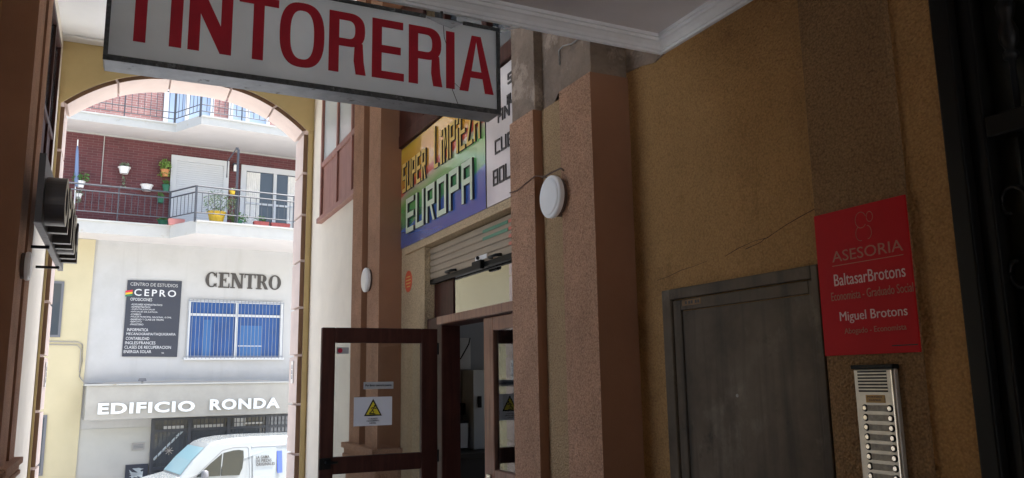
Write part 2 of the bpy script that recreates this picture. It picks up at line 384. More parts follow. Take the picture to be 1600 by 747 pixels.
# ------------------------------------------------------------ arch at the end of the passage
arch = thing('arch_wall', 'ochre end wall of the passage pierced by a wide flat arch opening onto the street', 'archway', (.6, YA, FL))
OL, OR, OZ, OC = -.72, 1.928, 3.02, 3.51       # opening: left, right, springing, crown
def arc(l, r, zs, zc, n=40, p=2.5):
    a, c = (r-l)/2, (r+l)/2
    return [(l+(r-l)*i/n, zs+(zc-zs)*(1-abs((l+(r-l)*i/n-c)/a)**p)) for i in range(n+1)]
poly = [(-8, ST), (-8, 7.5), (9, 7.5), (9, ST), (OR, ST)]
poly += arc(OL, OR, OZ, OC)[::-1] + [(OL, ST)]
MB().prism(poly, YA, YB, onperp, 0, 1).build('wall', ['archyellow', 'block'], arch)  # reveal sides coloured paler, for the daylight falling on them
# raised band round the opening
A0 = arc(OL, OR, OZ, OC); A1 = arc(OL-.052, OR+.06, OZ+.02, OC+.12)
b = MB()
for i in range(40):
    b.prism([A0[i], A0[i+1], A1[i+1], A1[i]], YA-.016, YA+.002, onperp)
b.prism([(OL-.02, ST), (OL, ST), A0[0], (OL-.02, OZ)], YA-.016, YA+.002, onperp)
b.prism([(OR, ST), (OR+.05, ST), (OR+.05, OZ), A0[-1]], YA-.016, YA+.002, onperp)
b.build('moulding', 'archyellow', arch)
# projecting blocks that line the reveal
IL, IR, IZ, IC = -.68, 1.877, 3.0, 3.465
b = MB(); rows = [-2.47, -1.915, -1.36, -.80, -.24, .32, .875, 1.43, 1.985, 2.5, 3.0]
for z0, z1 in zip(rows[:-1], rows[1:]):
    for (x0, x1) in ((OL+.001, IL), (IR, OR-.001)):
        b.box(x0, x1, YA+.012, YB-.01, z0+.014, z1-.014, faces=[0, 0, 1, 0, 0, 0])
Ai = arc(IL, IR, IZ, IC, 120); Ao = arc(OL+.001, OR-.001, OZ, OC-.001, 120)
jx = [IL, -.18, .36, 1.02, 1.5, IR]
for a0, a1 in zip(jx[:-1], jx[1:]):
    i0 = min(range(121), key=lambda i: abs(Ai[i][0]-a0-.014)); i1 = min(range(121), key=lambda i: abs(Ai[i][0]-a1+.014))
    for i in range(i0, i1):
        o = len(b.v)
        q = [Ai[i], Ai[i+1], Ao[i+1], Ao[i]]
        vs = [(x, YA+.012, z) for x, z in q]+[(x, YB-.01, z) for x, z in q]
        fs = [(0, 1, 2, 3), (7, 6, 5, 4), (0, 4, 5, 1)]
        b.add(vs, fs[:1], 1); b.add(vs, fs[1:], 0)
        if i == i0: b.add(vs, [(0, 3, 7, 4)], 0)
        if i == i1-1: b.add(vs, [(1, 5, 6, 2)], 0)
b.build('block_lining', ['block', 'blockshade'], arch, normals=True)

# ------------------------------------------------------------ right-hand wall with the shop
shop = thing('shop_wall', 'long stucco wall with terracotta pilasters and the glazed shop entrance', 'wall', (XR, 4, FL))
DY0, DY1, DZ = 3.6, 5.60, .985                  # shop opening
b = MB()
b.box(XR, XR+.25, DY1, YA, FL, ZC)
b.box(XR, XR+.25, DY0, DY1, DZ, 1.04)
b.build('wall', 'tan', shop)
MB().box(XR-.004, XR, 7.0, YA, FL, ZC).build('plaster_bay', 'cream', shop)
b = MB(); b.box(XR, XR+.25, 1.40, DY0, FL, ZC)
b.box(XR, XR+.25, RY, -.35, FL, ZC); b.box(XR, XR+.25, -.35, 1.40, 1.30, ZC)
b.build('wall', 'yellow', shop)
MB().box(XR, XR+.25, DY0, DY1, 3.2, ZC).build('wall', 'cream', shop)
MB().box(XR-.018, XR+.06, 3.71, 6.02, DZ-.005, 1.036).build('lintel', 'tan', shop, bevel=.004)

def pilaster(parent, xf, xb, ys, z0, z1, base=None, label=None, gd=.05):
    """ys: near edge, groove near, groove far, far edge; xf the face, xb the wall"""
    s = 1 if xb > xf else -1
    g = xf+s*gd
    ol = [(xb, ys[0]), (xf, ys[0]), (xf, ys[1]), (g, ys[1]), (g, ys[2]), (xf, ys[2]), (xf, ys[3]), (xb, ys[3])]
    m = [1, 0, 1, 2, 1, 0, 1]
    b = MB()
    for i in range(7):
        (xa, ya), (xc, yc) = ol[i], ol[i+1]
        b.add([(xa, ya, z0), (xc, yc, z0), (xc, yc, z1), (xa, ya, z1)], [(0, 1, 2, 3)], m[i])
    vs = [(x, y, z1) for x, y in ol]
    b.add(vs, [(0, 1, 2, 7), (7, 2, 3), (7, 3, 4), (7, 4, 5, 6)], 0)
    p = b.build('pilaster', ['pink', 'pinkshade', 'groove'], parent, normals=False, label=label)
    if base is not None:
        k = MB(); e = .001
        for (w, za, zb) in ((.055, base-.045, base), (.035, base-.09, base-.045), (.045, base-.12, base-.09), (.02, FL, base-.12)):
            k.box(min(xf-s*w, xb), max(xf-s*w, xb), ys[0]-w, ys[3]+w, za, zb)
        k.build('plinth', 'pink', p, bevel=.006)
    return p
YA_, YF_ = (2.89, 3.17, 3.44, 3.71), (6.14, 6.475, 6.656, 6.98)
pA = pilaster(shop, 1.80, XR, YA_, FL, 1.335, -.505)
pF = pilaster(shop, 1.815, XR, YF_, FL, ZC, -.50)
# upper part of the near pilaster: render torn away, bare mortar a little deeper
b = MB()
b.box(1.812, XR, 2.90, 3.17, 1.335, ZC); b.box(1.86, XR, 3.17, 3.44, 1.335, ZC); b.box(1.812, XR, 3.44, 3.70, 1.335, ZC)
b.build('bare_pilaster_head', 'torn', pA)
b = MB()
pts = [(2.89, 1.36), (2.89, 1.75), (2.62, 1.75), (2.60, 1.345), (2.68, 1.33), (2.78, 1.35)]
b.prism(pts, XR-.006, XR+.002, onwall); b.build('torn_patch', 'torn', shop)
# hairline cracks in the near wall
for pts in ([(1.86, .535), (1.93, .520), (2.0, .500), (2.06, .482), (2.10, .470), (2.16, .474), (2.24, .452), (2.32, .440)], [(2.42, .438), (2.50, .420), (2.58, .418), (2.66, .405), (2.74, .402)], [(2.10, .470), (2.13, .455), (2.20, .450)]):
    b = MB(); b.tube([(XR-.0002, y+random.uniform(-.008, .008), z+random.uniform(-.006, .006)) for y, z in pts], [random.uniform(.0006, .0016) for _ in pts], 5); b.build('crack', 'wood', shop)
# door-side pilaster that carries the red plate
MB().box(1.977, XR+.01, 1.53, 1.853, FL, ZC).build('pilaster', 'brown', shop, label='flat brown pilaster behind the red plate', bevel=.003)

def wood_window(parent, x, s, ys, z0, z1, rail, mull, mw='woodpink', mg='windowpale'):
    """x wall face, s +1 when the wall lies at +x; timber window with solid lower panels and glass above"""
    y0, y1 = ys; f = MB(); w = .055
    xa, xb = sorted((x-s*.035, x+s*.02))
    f.box(xa, xb, y0, y0+w, z0+.055, z1); f.box(xa, xb, y1-w, y1, z0+.055, z1)
    f.box(min(x-s*.06, x+s*.02), max(x-s*.06, x+s*.02), y0-.03, y1+.03, z0, z0+.055); f.box(xa, xb, y0+w, y1-w, z1-w, z1)
    xa2, xb2 = sorted((x-s*.03, x+s*.02))
    f.box(xa2, xb2, y0+w, y1-w, rail-.03, rail+.03)
    for m_ in mull:
        f.box(xa2, xb2, m_-.028, m_+.028, z0+.055, rail-.03); f.box(xa2, xb2, m_-.028, m_+.028, rail+.03, z1-w)
    fr = f.build('window', mw, parent, bevel=.005)
    edges = [y0+w]+[q for m_ in mull for q in (m_-.028, m_+.028)]+[y1-w]
    for i in range(0, len(edges), 2):
        xx = sorted((x-s*.008, x+s*.01))
        MB().box(*xx, edges[i], edges[i+1], z0+.055, rail-.03).build('lower_panel', mw, fr)
        MB().box(*xx, edges[i], edges[i+1], rail+.03, z1-w).build('pane', mg, fr)
    return fr
wood_window(shop, XR-.006, 1, (7.05, 9.03), 1.78, 3.5, 2.45, (7.67, 8.28))
# timber band and dark windows above the two boards
b = MB(); b.box(XR-.035, XR-.001, 3.71, 6.14, 1.875, 1.98); b.box(XR-.001, XR+.1, 3.71, 5.6, 1.875, 1.98); b.box(XR+.02, XR+.1, 3.71, 5.6, 3.1, 3.2)
for y in (3.75, 4.55, 5.3): b.box(XR+.03, XR+.1, y-.04, y+.04, 1.98, 3.1)
b.box(XR-.03, XR-.001, 5.56, 6.14, 1.98, 3.1)
u = b.build('upper_window', 'wood', shop, bevel=.006)
MB().box(XR+.08, XR+.09, 3.71, 5.6, 1.98, 3.1).build('pane', 'darkglass', u)
MB().box(XR+.1, XR+.25, DY0, DY1, 1.04, 3.2).build('wall_behind_boards', 'darkroom', shop)

# shop opening: jambs, door frame, shutter, doors
b = MB()
b.box(XR+.02, XR+.16, 5.30, 5.60, FL, .445); b.box(XR+.076, XR+.16, 5.22, 5.60, .445, .70)
b.box(XR+.02, XR+.16, 3.60, 3.78, FL, DZ-.01); b.box(XR+.01, XR+.17, 3.78, 5.30, .380, .445)
df = b.build('door_frame', 'wood', shop, bevel=.006)
MB().box(XR-.004, XR+.024, 3.72, 5.34, .386, .442).build('transom_rail', 'woodlit', df, bevel=.006)
MB().box(XR+.085, XR+.092, 3.78, 5.22, .445, .98).build('transom_pane', 'transomglass', df)
# roller shutter half a turn down
b = MB(); ns = 5; z = .735
for k in range(ns):
    za, zb = z+k*.047, z+(k+1)*.047
    pr = [(XR+.050, za+.0015), (XR+.045, za+.006), (XR+.042, za+.022), (XR+.043, zb-.006), (XR+.048, zb-.0015), (XR+.07, zb-.0015), (XR+.07, za+.0015)]
    b.prism([(q[0], q[1]) for q in pr], 3.72, 5.597, lambda p, q, w: (p, w, q))
sh = b.build('roller_shutter', 'shutter', shop)
MB().box(XR+.040, XR+.075, 3.72, 5.597, .700, .735).build('bottom_bar', 'black', sh, bevel=.004)
MB().box(XR+.036, XR+.045, 4.56, 4.74, .752, .782).build('lock_plate', 'white', sh, bevel=.003)
b = MB(); b.box(XR+.01, XR+.042, 4.60, 4.74, .690, .748); b.lathe([(.012, 0), (.012, .02)], (XR+.03, 4.66, .765), (-1, 0, 0), 10); b.build('lock', 'black', sh, bevel=.006)
for y in (5.15, 4.42):
    b = MB(); b.tube([(XR+.045, y-.07, .745), (XR+.012, y-.05, .742), (XR+.012, y+.05, .742), (XR+.045, y+.07, .745)], .009, 8); b.build('handle', 'black', sh, smooth=True)
b = MB()
for k, (y0, y1, mi) in enumerate(((4.25, 4.62, 1), (3.95, 4.24, 0))):
    for zz in ((.878, .925) if mi else (.79, .835, .88, .925)):
        b.box(XR+.0385, XR+.0405, y0, y1, zz-.008, zz+.012, mi)
b.build('film', ['shutred', 'shutgreen', 'shutblue'], sh)
# far leaf swung open across the passage
b = MB(); y0, y1 = 5.318, 5.362
b.box(1.195, 1.283, y0, y1, FL+.02, .358); b.box(1.880, 1.997, y0, y1, FL+.02, .358)
b.box(1.283, 1.880, y0, y1, .258, .358); b.box(1.283, 1.880, y0, y1, -.580, -.473); b.box(1.283, 1.880, y0, y1, FL+.02, -1.42)
leaf = b.build('door', 'wood', shop, bevel=.006, label='open dark red timber door leaf with glass and a paper warning')
MB().box(1.283, 1.880, 5.337, 5.343, -.473, .258).build('glass', 'glass', leaf)
MB().box(1.283, 1.880, 5.337, 5.343, -1.42, -.580).build('glass', 'glass', leaf)
b = MB(); b.box(1.19, 1.265, 5.300, 5.318, -.545, -.475); b.tube([(1.23, 5.31, -.50), (1.23, 5.27, -.50), (1.30, 5.265, -.502)], .009, 8); b.build('lock', 'black', leaf, bevel=.003)
b = MB()
for z in (.22, -.5, -1.4): b.tube([(2.0, 5.319, z-.04), (2.0, 5.319, z+.04)], .007, 8)
b.build('hinge', 'black', leaf)
# near leaf closed
b = MB(); x0, x1 = XR+.03, XR+.075
b.box(x0, x1, 4.465, 4.605, FL+.02, .378); b.box(x0, x1, 3.78, 3.88, FL+.02, .378)
b.box(x0, x1, 3.88, 4.465, .295, .378); b.box(x0, x1, 3.88, 4.465, -.63, -.52); b.box(x0, x1, 3.88, 4.465, FL+.02, -1.45)
leaf2 = b.build('door', 'woodlit', shop, bevel=.006, label='closed timber door leaf coloured as lit brown wood beside the terracotta pilaster')
MB().box(x0+.02, x0+.026, 3.88, 4.465, -.52, .295).build('glass', 'glass', leaf2)
MB().box(x0+.02, x0+.026, 3.88, 4.465, -1.45, -.63).build('glass', 'glass', leaf2)
b = MB(); b.box(x0-.012, x0, 4.50, 4.56, -.65, -.55); b.build('lock', 'chrome', leaf2, bevel=.003)

# metal cupboard door in the near wall
b = MB(); ya, yb, zt = 1.862, 2.686, .346
b.box(XR-.022, XR+.02, ya, ya+.030, FL, zt); b.box(XR-.022, XR+.02, yb-.055, yb, FL, zt); b.box(XR-.022, XR+.02, ya+.03, yb-.055, zt-.042, zt)
md = b.build('metal_door', 'darkmetal', shop, bevel=.004, label='battered grey metal cupboard door beneath a stained ochre wall')
b = MB(); b.box(XR-.012, XR+.01, ya+.034, ya+.052, FL, zt-.046); b.box(XR-.012, XR+.01, yb-.108, yb-.060, FL, zt-.046); b.box(XR-.012, XR+.01, ya+.052, yb-.108, zt-.088, zt-.046)
b.build('inner_frame', 'darkmetal', md, bevel=.003)
MB().box(XR-.004, XR+.01, ya+.054, yb-.110, FL, zt-.091).build('door_panel', 'darkmetal', md)
b = MB(); b.lathe([(.006, 0), (.006, .003)], (XR-.004, 2.289, -.069), (-1, 0, 0), 12)
b.build('lock_cover', 'cablegrey', md)

# dark portal of the building
b = MB(); x0 = XR-.005
b.box(x0, XR+.12, 1.345, 1.40, FL, 1.30); b.box(x0+.03, XR+.10, 1.30, 1.345, FL, 1.30)
b.box(x0+.03, XR+.10, -.35, 1.30, .605, .665); b.box(x0+.03, XR+.10, -.35, 1.30, 1.22, 1.30); b.box(x0+.03, XR+.1, -.35, 1.30, FL, -.9); b.box(x0+.03, XR+.10, .55, .62, FL, 1.3)
po = b.build('portal_door', 'black', shop, bevel=.006, label='tall black ironwork entrance door at the shaded near end')
MB().box(XR+.08, XR+.09, -.35, 1.30, .665, 1.22).build('pane', 'portalglass', po)
MB().box(XR+.08, XR+.09, -.35, 1.30, -.9, .605).build('pane', 'portalglass', po)
for k in range(11):
    y = 1.225-.122*k
    b = MB()
    prof = [(.008, .665), (.008, .80), (.018, .805), (.02, .82), (.012, .83), (.022, .85), (.024, .88), (.014, .91), (.022, .935), (.024, .955), (.012, .97), (.010, 1.0), (.016, 1.02), (.01, 1.04), (.008, 1.22)]
    b.lathe(prof, (XR+.055, y, 0), n=10); b.build('spindle', 'iron', po, smooth=True)
    b = MB()
    prof = [(.009, -.9), (.009, -.1), (.02, -.08), (.013, -.04), (.024, 0), (.026, .05), (.014, .1), (.024, .13), (.012, .17), (.009, .2), (.009, .605)]
    b.lathe(prof, (XR+.055, y, 0), n=10)
    for s in (-1, 1):
        pts = [(XR+.055, y+s*(.008+.045*t*(1-.0*t))*1, .30+.0*t) for t in (0,)]
        sp = []
        for i in range(18):
            t = i/17; a = t*4.6; r0 = .048*(1-.75*t)
            sp.append((XR+.055, y+s*(.050-r0*math.cos(a)), .42+r0*math.sin(a)*1.4))
        b.tube(sp, .006, 5)
        sp = [(p[0], p[1], .84-p[2]) for p in sp]
        b.tube([(p[0], p[1], p[2]-.16) for p in sp], .006, 5)
    b.build('scroll_bar', 'iron', po, smooth=True)

# ------------------------------------------------------------ left-hand wall
side = thing('side_wall', 'shaded wall with a terracotta pilaster and a tall timber window beside the arch', 'wall', (XL, 6, FL))
MB().box(XL-.25, XL, 6.165, YA, FL, ZC).build('wall', 'cream', side)
LY0, LY1, LZ = 3.5, 5.2, 3.5               # unseen side opening on the left, added to let daylight in
b = MB(); b.box(-1.15, -.86, RY, LY0, FL, ZC); b.box(-1.15, -.86, LY1, 6.14, FL, ZC); b.box(-1.15, -.86, LY0, LY1, LZ, ZC)
b.build('wall', 'yellow', side)
pilaster(side, -.64, -.86, (6.14, 6.565, 6.738, 7.06), FL, ZC, -.50, label='terracotta pilaster with one narrow groove', gd=.05)
wood_window(side, XL, -1, (7.25, 9.0), 1.80, 3.45, 2.45, (7.85, 8.4), 'wood', 'darkglass')

# ------------------------------------------------------------ ceilings and closing walls
b = MB(); b.box(-1.2, 2.3, 2.55, YA, ZC, ZC+.3); b.box(-1.2, 2.3, YA-.16, YA-.003, ZC-.022, ZC-.001)
struct('ceiling', b, 'ceil')
dc = thing('dropped_ceiling', 'low white false ceiling edged with a moulded plaster cornice', 'ceiling', (.6, 0, 1.34))
MB().box(-.86, XR, RY, 2.58, 1.41, 1.45).build('panel', 'ceilpanel', dc)
prof = [(0, 1.343), (.012, 1.340), (.020, 1.343), (.022, 1.352), (.030, 1.356), (.036, 1.368), (.040, 1.385), (.045, 1.392), (.047, 1.402), (.056, 1.405), (.060, 1.412)]
prof = [(0, 1.343), (.017, 1.343), (.017, 1.354), (.024, 1.354), (.028, 1.366), (.040, 1.380), (.047, 1.383), (.047, 1.396), (.056, 1.396), (.056, 1.412)]
# the wide lip on the wall side of the cornice runs along the front edge and along the right wall
def cornice(path):
    b = MB(); rows_ = []
    for (d_, z) in prof: rows_.append(path(d_, z))
    n = len(rows_[0])
    vs = [p for r0 in rows_ for p in r0]; fs = []
    for i in range(len(rows_)-1):
        for k in range(n-1): fs.append((i*n+k, i*n+k+1, (i+1)*n+k+1, (i+1)*n+k))
    b.add(vs, fs); return b
fr_y = 2.63
c1 = cornice(lambda d_, z: [(-.86, fr_y-d_, z), (XR-d_, fr_y-d_, z), (XR-d_, RY, z)])
c1.build('cornice', 'plaster', dc, normals=False)
MB().box(-.86, XR, fr_y-.001, fr_y+.0, 1.343, 1.46).build('cornice_back', 'plaster', dc)
MB().box(-.86, XR, 2.585, fr_y-.002, 1.455, ZC).build('bulkhead', 'plaster', dc)
b = MB(); b.box(-1.2, -.55, RY-.2, RY, FL, 1.5); b.box(1.7, 2.3, RY-.2, RY, FL, 1.5); b.box(-.55, 1.7, RY-.2, RY, .55, 1.5)
struct('rear_wall', b, 'cream')

# ------------------------------------------------------------ room behind the shop door
b = MB(); b.box(XR+.25, 5.0, 3.0, 3.1, FL, 1.6); b.box(4.9, 5.0, 3.1, 5.2, FL, 1.6); b.box(4.9, 5.0, 6.0, 7.1, FL, 1.6); b.box(4.9, 5.0, 5.2, 6.0, FL, -.3); b.box(4.9, 5.0, 5.2, 6.0, .5, 1.6); b.box(XR+.25, 4.9, 7.0, 7.1, FL, 1.6); b.box(XR+.25, 5.0, 3.0, 7.1, 1.0, 1.1)  # gap in the end wall is added to let daylight into the room
struct('shop_room', b, 'roomwall')
t = thing('cupboard', 'tall white cupboard with a black handle inside the dim shop', 'cupboard', (3.1, 6.85, FL))
MB().box(2.86, 3.35, 6.72, 6.98, -.60, .09).build('body', 'appliance', t, bevel=.006)
b = MB(); b.box(2.90, 2.935, 6.705, 6.72, -.24, -.14); b.build('handle', 'black', t, bevel=.004)
single('wall_panel', MB().box(2.55, 2.93, 6.94, 6.99, .10, .385), 'appliance', 'pale panel crossed by a hanging wire high inside the shop', 'panel', (2.74, 6.95, .10), bevel=.004)
b = MB(); b.tube([(2.66, 6.92, .12), (2.74, 6.91, .13), (2.82, 6.91, .20), (2.90, 6.91, .33), (2.92, 6.93, .385)], .006, 6)
single('wire', b, 'black', 'thin black wire drooping across the pale panel inside the shop', 'wire', (2.74, 6.92, .12))
single('notice_board', MB().box(2.60, 2.75, 6.95, 6.985, -.17, .06), 'greylabel', 'small grey notice board on the shop back wall', 'notice board', (2.67, 6.96, -.17), bevel=.003)
t = thing('card_reader', 'small dark box above the white bin inside the shop', 'device', (2.75, 6.85, -.30))
MB().box(2.70, 2.82, 6.80, 6.98, -.30, -.20).build('body', 'black', t, bevel=.01)
t = thing('bin', 'white plastic bin with a dark lid inside the shop', 'bin', (2.72, 6.85, -.58))
MB().prism([(2.62, -.58), (2.80, -.58), (2.81, -.37), (2.61, -.37)], 6.72, 6.96, onperp).build('body', 'appliance', t, bevel=.01)
MB().box(2.605, 2.815, 6.715, 6.965, -.37, -.35).build('lid', 'black', t, bevel=.006)
t = thing('counter', 'dark low counter across the back of the shop', 'counter', (3.0, 6.7, FL))
MB().box(2.3, 4.2, 6.45, 6.99, FL, -.64).build('body', 'darkroom', t); MB().box(2.28, 4.22, 6.42, 6.995, -.64, -.605).build('top', 'darkroom', t, bevel=.006)

# ------------------------------------------------------------ hanging sign
YS = 2.60
SX0, SX1, SZ0, SZ1 = -.093, 1.222, .975, 1.306
sg = thing('hanging_sign', 'long white lightbox sign with big dark red capitals, cracked near one end', 'sign', (.56, YS+.05, SZ1))
b = MB(); t_ = .014; d1 = .105
b.box(SX0, SX1, YS, YS+d1, SZ0-.004, SZ0+.006); b.box(SX0, SX1, YS, YS+d1, SZ1-.004, SZ1+.002); b.box(SX0-.003, SX0+.005, YS, YS+d1, SZ0+.006, SZ1-.004); b.box(SX1-.005, SX1+.003, YS, YS+d1, SZ0+.006, SZ1-.004)
b.build('case', 'steel', sg, bevel=.002)
b = MB(); yf = YS-.006
b.box(SX0-.003, SX1+.003, yf, YS, SZ0-.006, SZ0+.012); b.box(SX0-.003, SX0+.010, yf, YS, SZ0+.012, SZ1-.010); b.box(SX1-.012, SX1+.003, yf, YS, SZ0+.012, SZ1-.010)
x = SX0-.003
for (xa, xb, dz) in ((SX0-.003, .93, 0), (1.075, SX1+.003, 0)): b.box(xa, xb, yf, YS, SZ1-.010+dz, SZ1+.004+dz)
b.build('trim', 'steeldark', sg, bevel=.0015)
# face with a bite missing on its top edge
fp = [(SX0+.008, SZ0+.01), (SX1-.008, SZ0+.01), (SX1-.008, SZ1-.004), (1.075, SZ1-.004), (1.03, SZ1-.030), (.985, SZ1-.022), (.93, SZ1-.004), (SX0+.008, SZ1-.004)]
MB().prism(fp, YS+.003, YS+.006, onperp).build('face', 'acrylic', sg)
MB().box(SX0+.008, SX1-.008, YS+.098, YS+.101, SZ0+.01, SZ1-.006).build('rear_face', 'opal', sg)
b = MB(); b.tube([(1.0, YS+.0015, 1.281), (1.003, YS+.0015, 1.235), (1.018, YS+.0015, 1.19), (1.022, YS+.0015, 1.14), (1.038, YS+.0015, 1.09), (1.034, YS+.0015, 1.04), (1.055, YS+.0015, .99)], .0012, 4)
b.tube([(1.038, YS+.0015, 1.07), (1.07, YS+.0015, 1.045), (1.10, YS+.0015, 1.06)], .0008, 4)
b.build('crack', 'letterdark', sg)
def block_letter(ch, x0, x1, z0, z1, stem):
    """condensed grotesque capitals as lists of polygons"""
    bar = stem*.80; out = []
    R4 = lambda a, b_, c, d_: out.append([(a, c), (b_, c), (b_, d_), (a, d_)])
    def ring(cx, cz, rx, rz, ix, iz, a0, a1, n=20, sq=2.6):
        def pt(r1, r2, a):
            c, s = math.cos(a), math.sin(a)
            return (cx+r1*math.copysign(abs(c)**(2/sq), c), cz+r2*math.copysign(abs(s)**(2/sq), s))
        for i in range(n):
            t0, t1 = a0+(a1-a0)*i/n, a0+(a1-a0)*(i+1)/n
            out.append([pt(rx, rz, t0), pt(rx, rz, t1), pt(ix, iz, t1), pt(ix, iz, t0)])
    cx, cz = (x0+x1)/2, (z0+z1)/2; H = z1-z0
    if ch == 'I': R4(x0, x1, z0, z1)
    elif ch == 'T':
        R4(cx-stem/2, cx+stem/2, z0, z1-bar); R4(x0, x1, z1-bar, z1)
    elif ch == 'N':
        R4(x0, x0+stem, z0, z1); R4(x1-stem, x1, z0, z1)
        out.append([(x0+stem, z1), (x0+stem, z1-H*.42), (x1-stem, z0), (x1-stem, z0+H*.42)])
    elif ch == 'E':
        R4(x0, x0+stem, z0, z1); R4(x0+stem, x1, z0, z0+bar); R4(x0+stem, x1-.004, z1-bar, z1); R4(x0+stem, x1-.012, cz-bar/2, cz+bar/2)
    elif ch == 'O': ring(cx, cz, (x1-x0)/2, H/2, (x1-x0)/2-stem, H/2-bar, 0, 2*math.pi, 48)
    elif ch == 'R':
        R4(x0, x0+stem, z0, z1); zc = z0+H*.44
        rx = (x1-x0)*.46; ccx = x1-.004-rx; ccz = (z1+zc)/2; rz = (z1-zc)/2
        R4(x0+stem, ccx, z1-bar, z1); R4(x0+stem, ccx, zc, zc+bar)
        ring(ccx, ccz, rx, rz, rx-stem, rz-bar, -math.pi/2, math.pi/2, 20)
        out.append([(x1-.005-stem, zc+.02), (x1-.012, zc+.016), (x1-.008, z0+H*.22), (x1-.008-stem, z0+H*.22)]); out.append([(x1-.008-stem, z0+H*.22), (x1-.008, z0+H*.22), (x1, z0), (x1-stem, z0)])
    elif ch == 'A':
        out.append([(x0, z0), (x0+stem, z0), (cx+stem*.0, z1-.02), (cx-stem*.52, z1)]); out.append([(x1-stem, z0), (x1, z0), (cx+stem*.52, z1), (cx, z1-.02)])
        out.append([(cx-stem*.52, z1), (cx, z1-.02), (cx+stem*.52, z1)])
        R4(x0+stem*1.15, x1-stem*1.15, z0+H*.25, z0+H*.25+bar*.9)
    return out
spec_ = [('T', -.064, .064), ('I', .084, .120), ('N', .138, .269), ('T', .288, .414), ('O', .419, .567), ('R', .583, .712), ('E', .734, .850), ('R', .868, .995), ('I', 1.010, 1.043), ('A', 1.062, 1.198)]
for ch, x0, x1 in spec_:
    b = MB()
    z0_, z1_ = (1.043, 1.262) if ch != 'O' else (1.039, 1.268)
    for k, pl in enumerate(block_letter(ch, x0, x1, z0_, z1_, .0345)): b.prism(pl, YS+.0005-.00004*(k % 9 if k < 45 else k-40), YS+.003, onperp)
    b.build('letter', 'redletter', sg)
b = MB(); b.tube([(1.21, 2.63, 1.30), (1.215, 2.63, 1.325), (1.245, 2.63, 1.322), (1.235, 2.63, 1.300)], .006, 6); b.tube([(1.24, 2.62, 1.312), (1.32, 2.62, 1.342)], .004, 6); b.build('hook', 'plaster', sg, smooth=True)
for x in (.1, 1.0): MB().tube([(x, 2.62, SZ1-.002), (x, 2.62, 1.345)], .006, 8).build('hanger', 'steeldark', sg)

# ------------------------------------------------------------ boards above the shop door
U, V = (0, -1, 0), (0, 0, 1)      # reading direction on the right-hand wall
def sign_on(parent, txt, y, z, w, h, x, mi, name='lettering', depth=.003, bold=0, mats=None):
    MB().text(txt, (x, y, z), U, V, w, h, depth, 0, bold).build(name, mi, parent)
sb = thing('rainbow_board', 'glossy rainbow striped shop board with raised lettering over the shop door', 'sign', (XR-.012, 6.13, 1.042))
MB().box(XR-.012, XR-.0, 4.445, 6.13, 1.042, 1.862).build('panel', 'rainbow', sb)
MB().box(XR-.016, XR-.001, 4.432, 4.443, 1.042, 1.862).build('edge_trim', 'black', sb)
G = {'S': 'tml b ul lr', 'U': 'b l r', 'P': 't m l ur', 'E': 't m b l', 'R': 't m l ur k', 'L': 'b l', 'Z': 't b z', 'O': 't b l r', 'A': 't m l r', 'N': 'l r n', 'C': 't b l', 'B': 't m b l r', 'T': 't c', 'D': 't b l r', 'F': 't m l', 'M': 'l r v', 'I': 'c', 'i': 'si dot'}
G['S'] = 't m b ul lr'
def block_word(txt, y, z, w, h, x0, depth, tx, tz, widths=None):
    """square monoline capitals standing out of the board towards -x; returns one mesh"""
    b = MB(); wd = [(widths or {}).get(c, .35 if c in 'iI' else 1.0) for c in txt]; gap = .28
    unit = w/(sum(wd)+gap*(len(txt)-1)); yy = y
    for c, k in zip(txt, wd):
        W = unit*k
        def q(p): b.prism([(yy-u*W, z+v*h) for u, v in p], x0, x0-depth-.00007*(len(b.v)//8 % 11), onwall, 0, 1)
        ax, az = min(.45, tx/W), tz/h
        for st_ in G[c].split():
            box_ = {'t': (ax if c in 'EFCSPRDBOA' and 'l' in G[c].split() else 0, 1-az, 1, 1), 'm': (ax, .5-az/2, 1-(ax if c in 'PRBA' else 0), .5+az/2), 'b': (0 if 'l' not in G[c].split() else ax, 0, 1, az), 'l': (0, 0, ax, 1), 'r': (1-ax, az if 'b' in G[c].split() else 0, 1, 1-az if 't' in G[c].split() else 1),
                    'ul': (0, .5-az/2, ax, 1-az), 'lr': (1-ax, az, 1, .5-az/2), 'ur': (1-ax, .5-az/2, 1, 1-az), 'c': (.5-ax/2, 0, .5+ax/2, 1-az if 't' in G[c].split() else 1), 'si': (0, 0, 1, .70), 'dot': (0, .82, 1, 1.0)}.get(st_)
            if box_: u0, v0, u1, v1 = box_; q([(u0, v0), (u1, v0), (u1, v1), (u0, v1)])
            elif st_ == 'k': q([(.45, .5-az/2), (.45+ax, .5-az/2), (1, 0), (1-ax, 0)])
            elif st_ == 'z': q([(0, az), (ax*1.2, az), (1, 1-az), (1-ax*1.2, 1-az)])
            elif st_ == 'n': q([(ax, 1), (ax, 1-az*2), (1-ax, 0), (1-ax, az*2)])
            elif st_ == 'v': q([(ax, 1), (ax, 1-az*1.6), (.5, .35), (.5, .35+az*1.6)]); q([(1-ax, 1), (1-ax, 1-az*1.6), (.5, .35), (.5, .35+az*1.6)])
        yy -= W+gap*unit
    return b
xb_ = XR-.0125  # dark side slot on the coloured letters paints their shaded flanks
block_word('SUPER', 6.06, 1.485, .545, .235, xb_, .013, .022, .030).build('lettering', ['letterorange', 'letterdark'], sb)
block_word('L', 5.335, 1.508, .085, .318, xb_, .013, .024, .030).build('lettering', ['letterorange', 'letterdark'], sb)
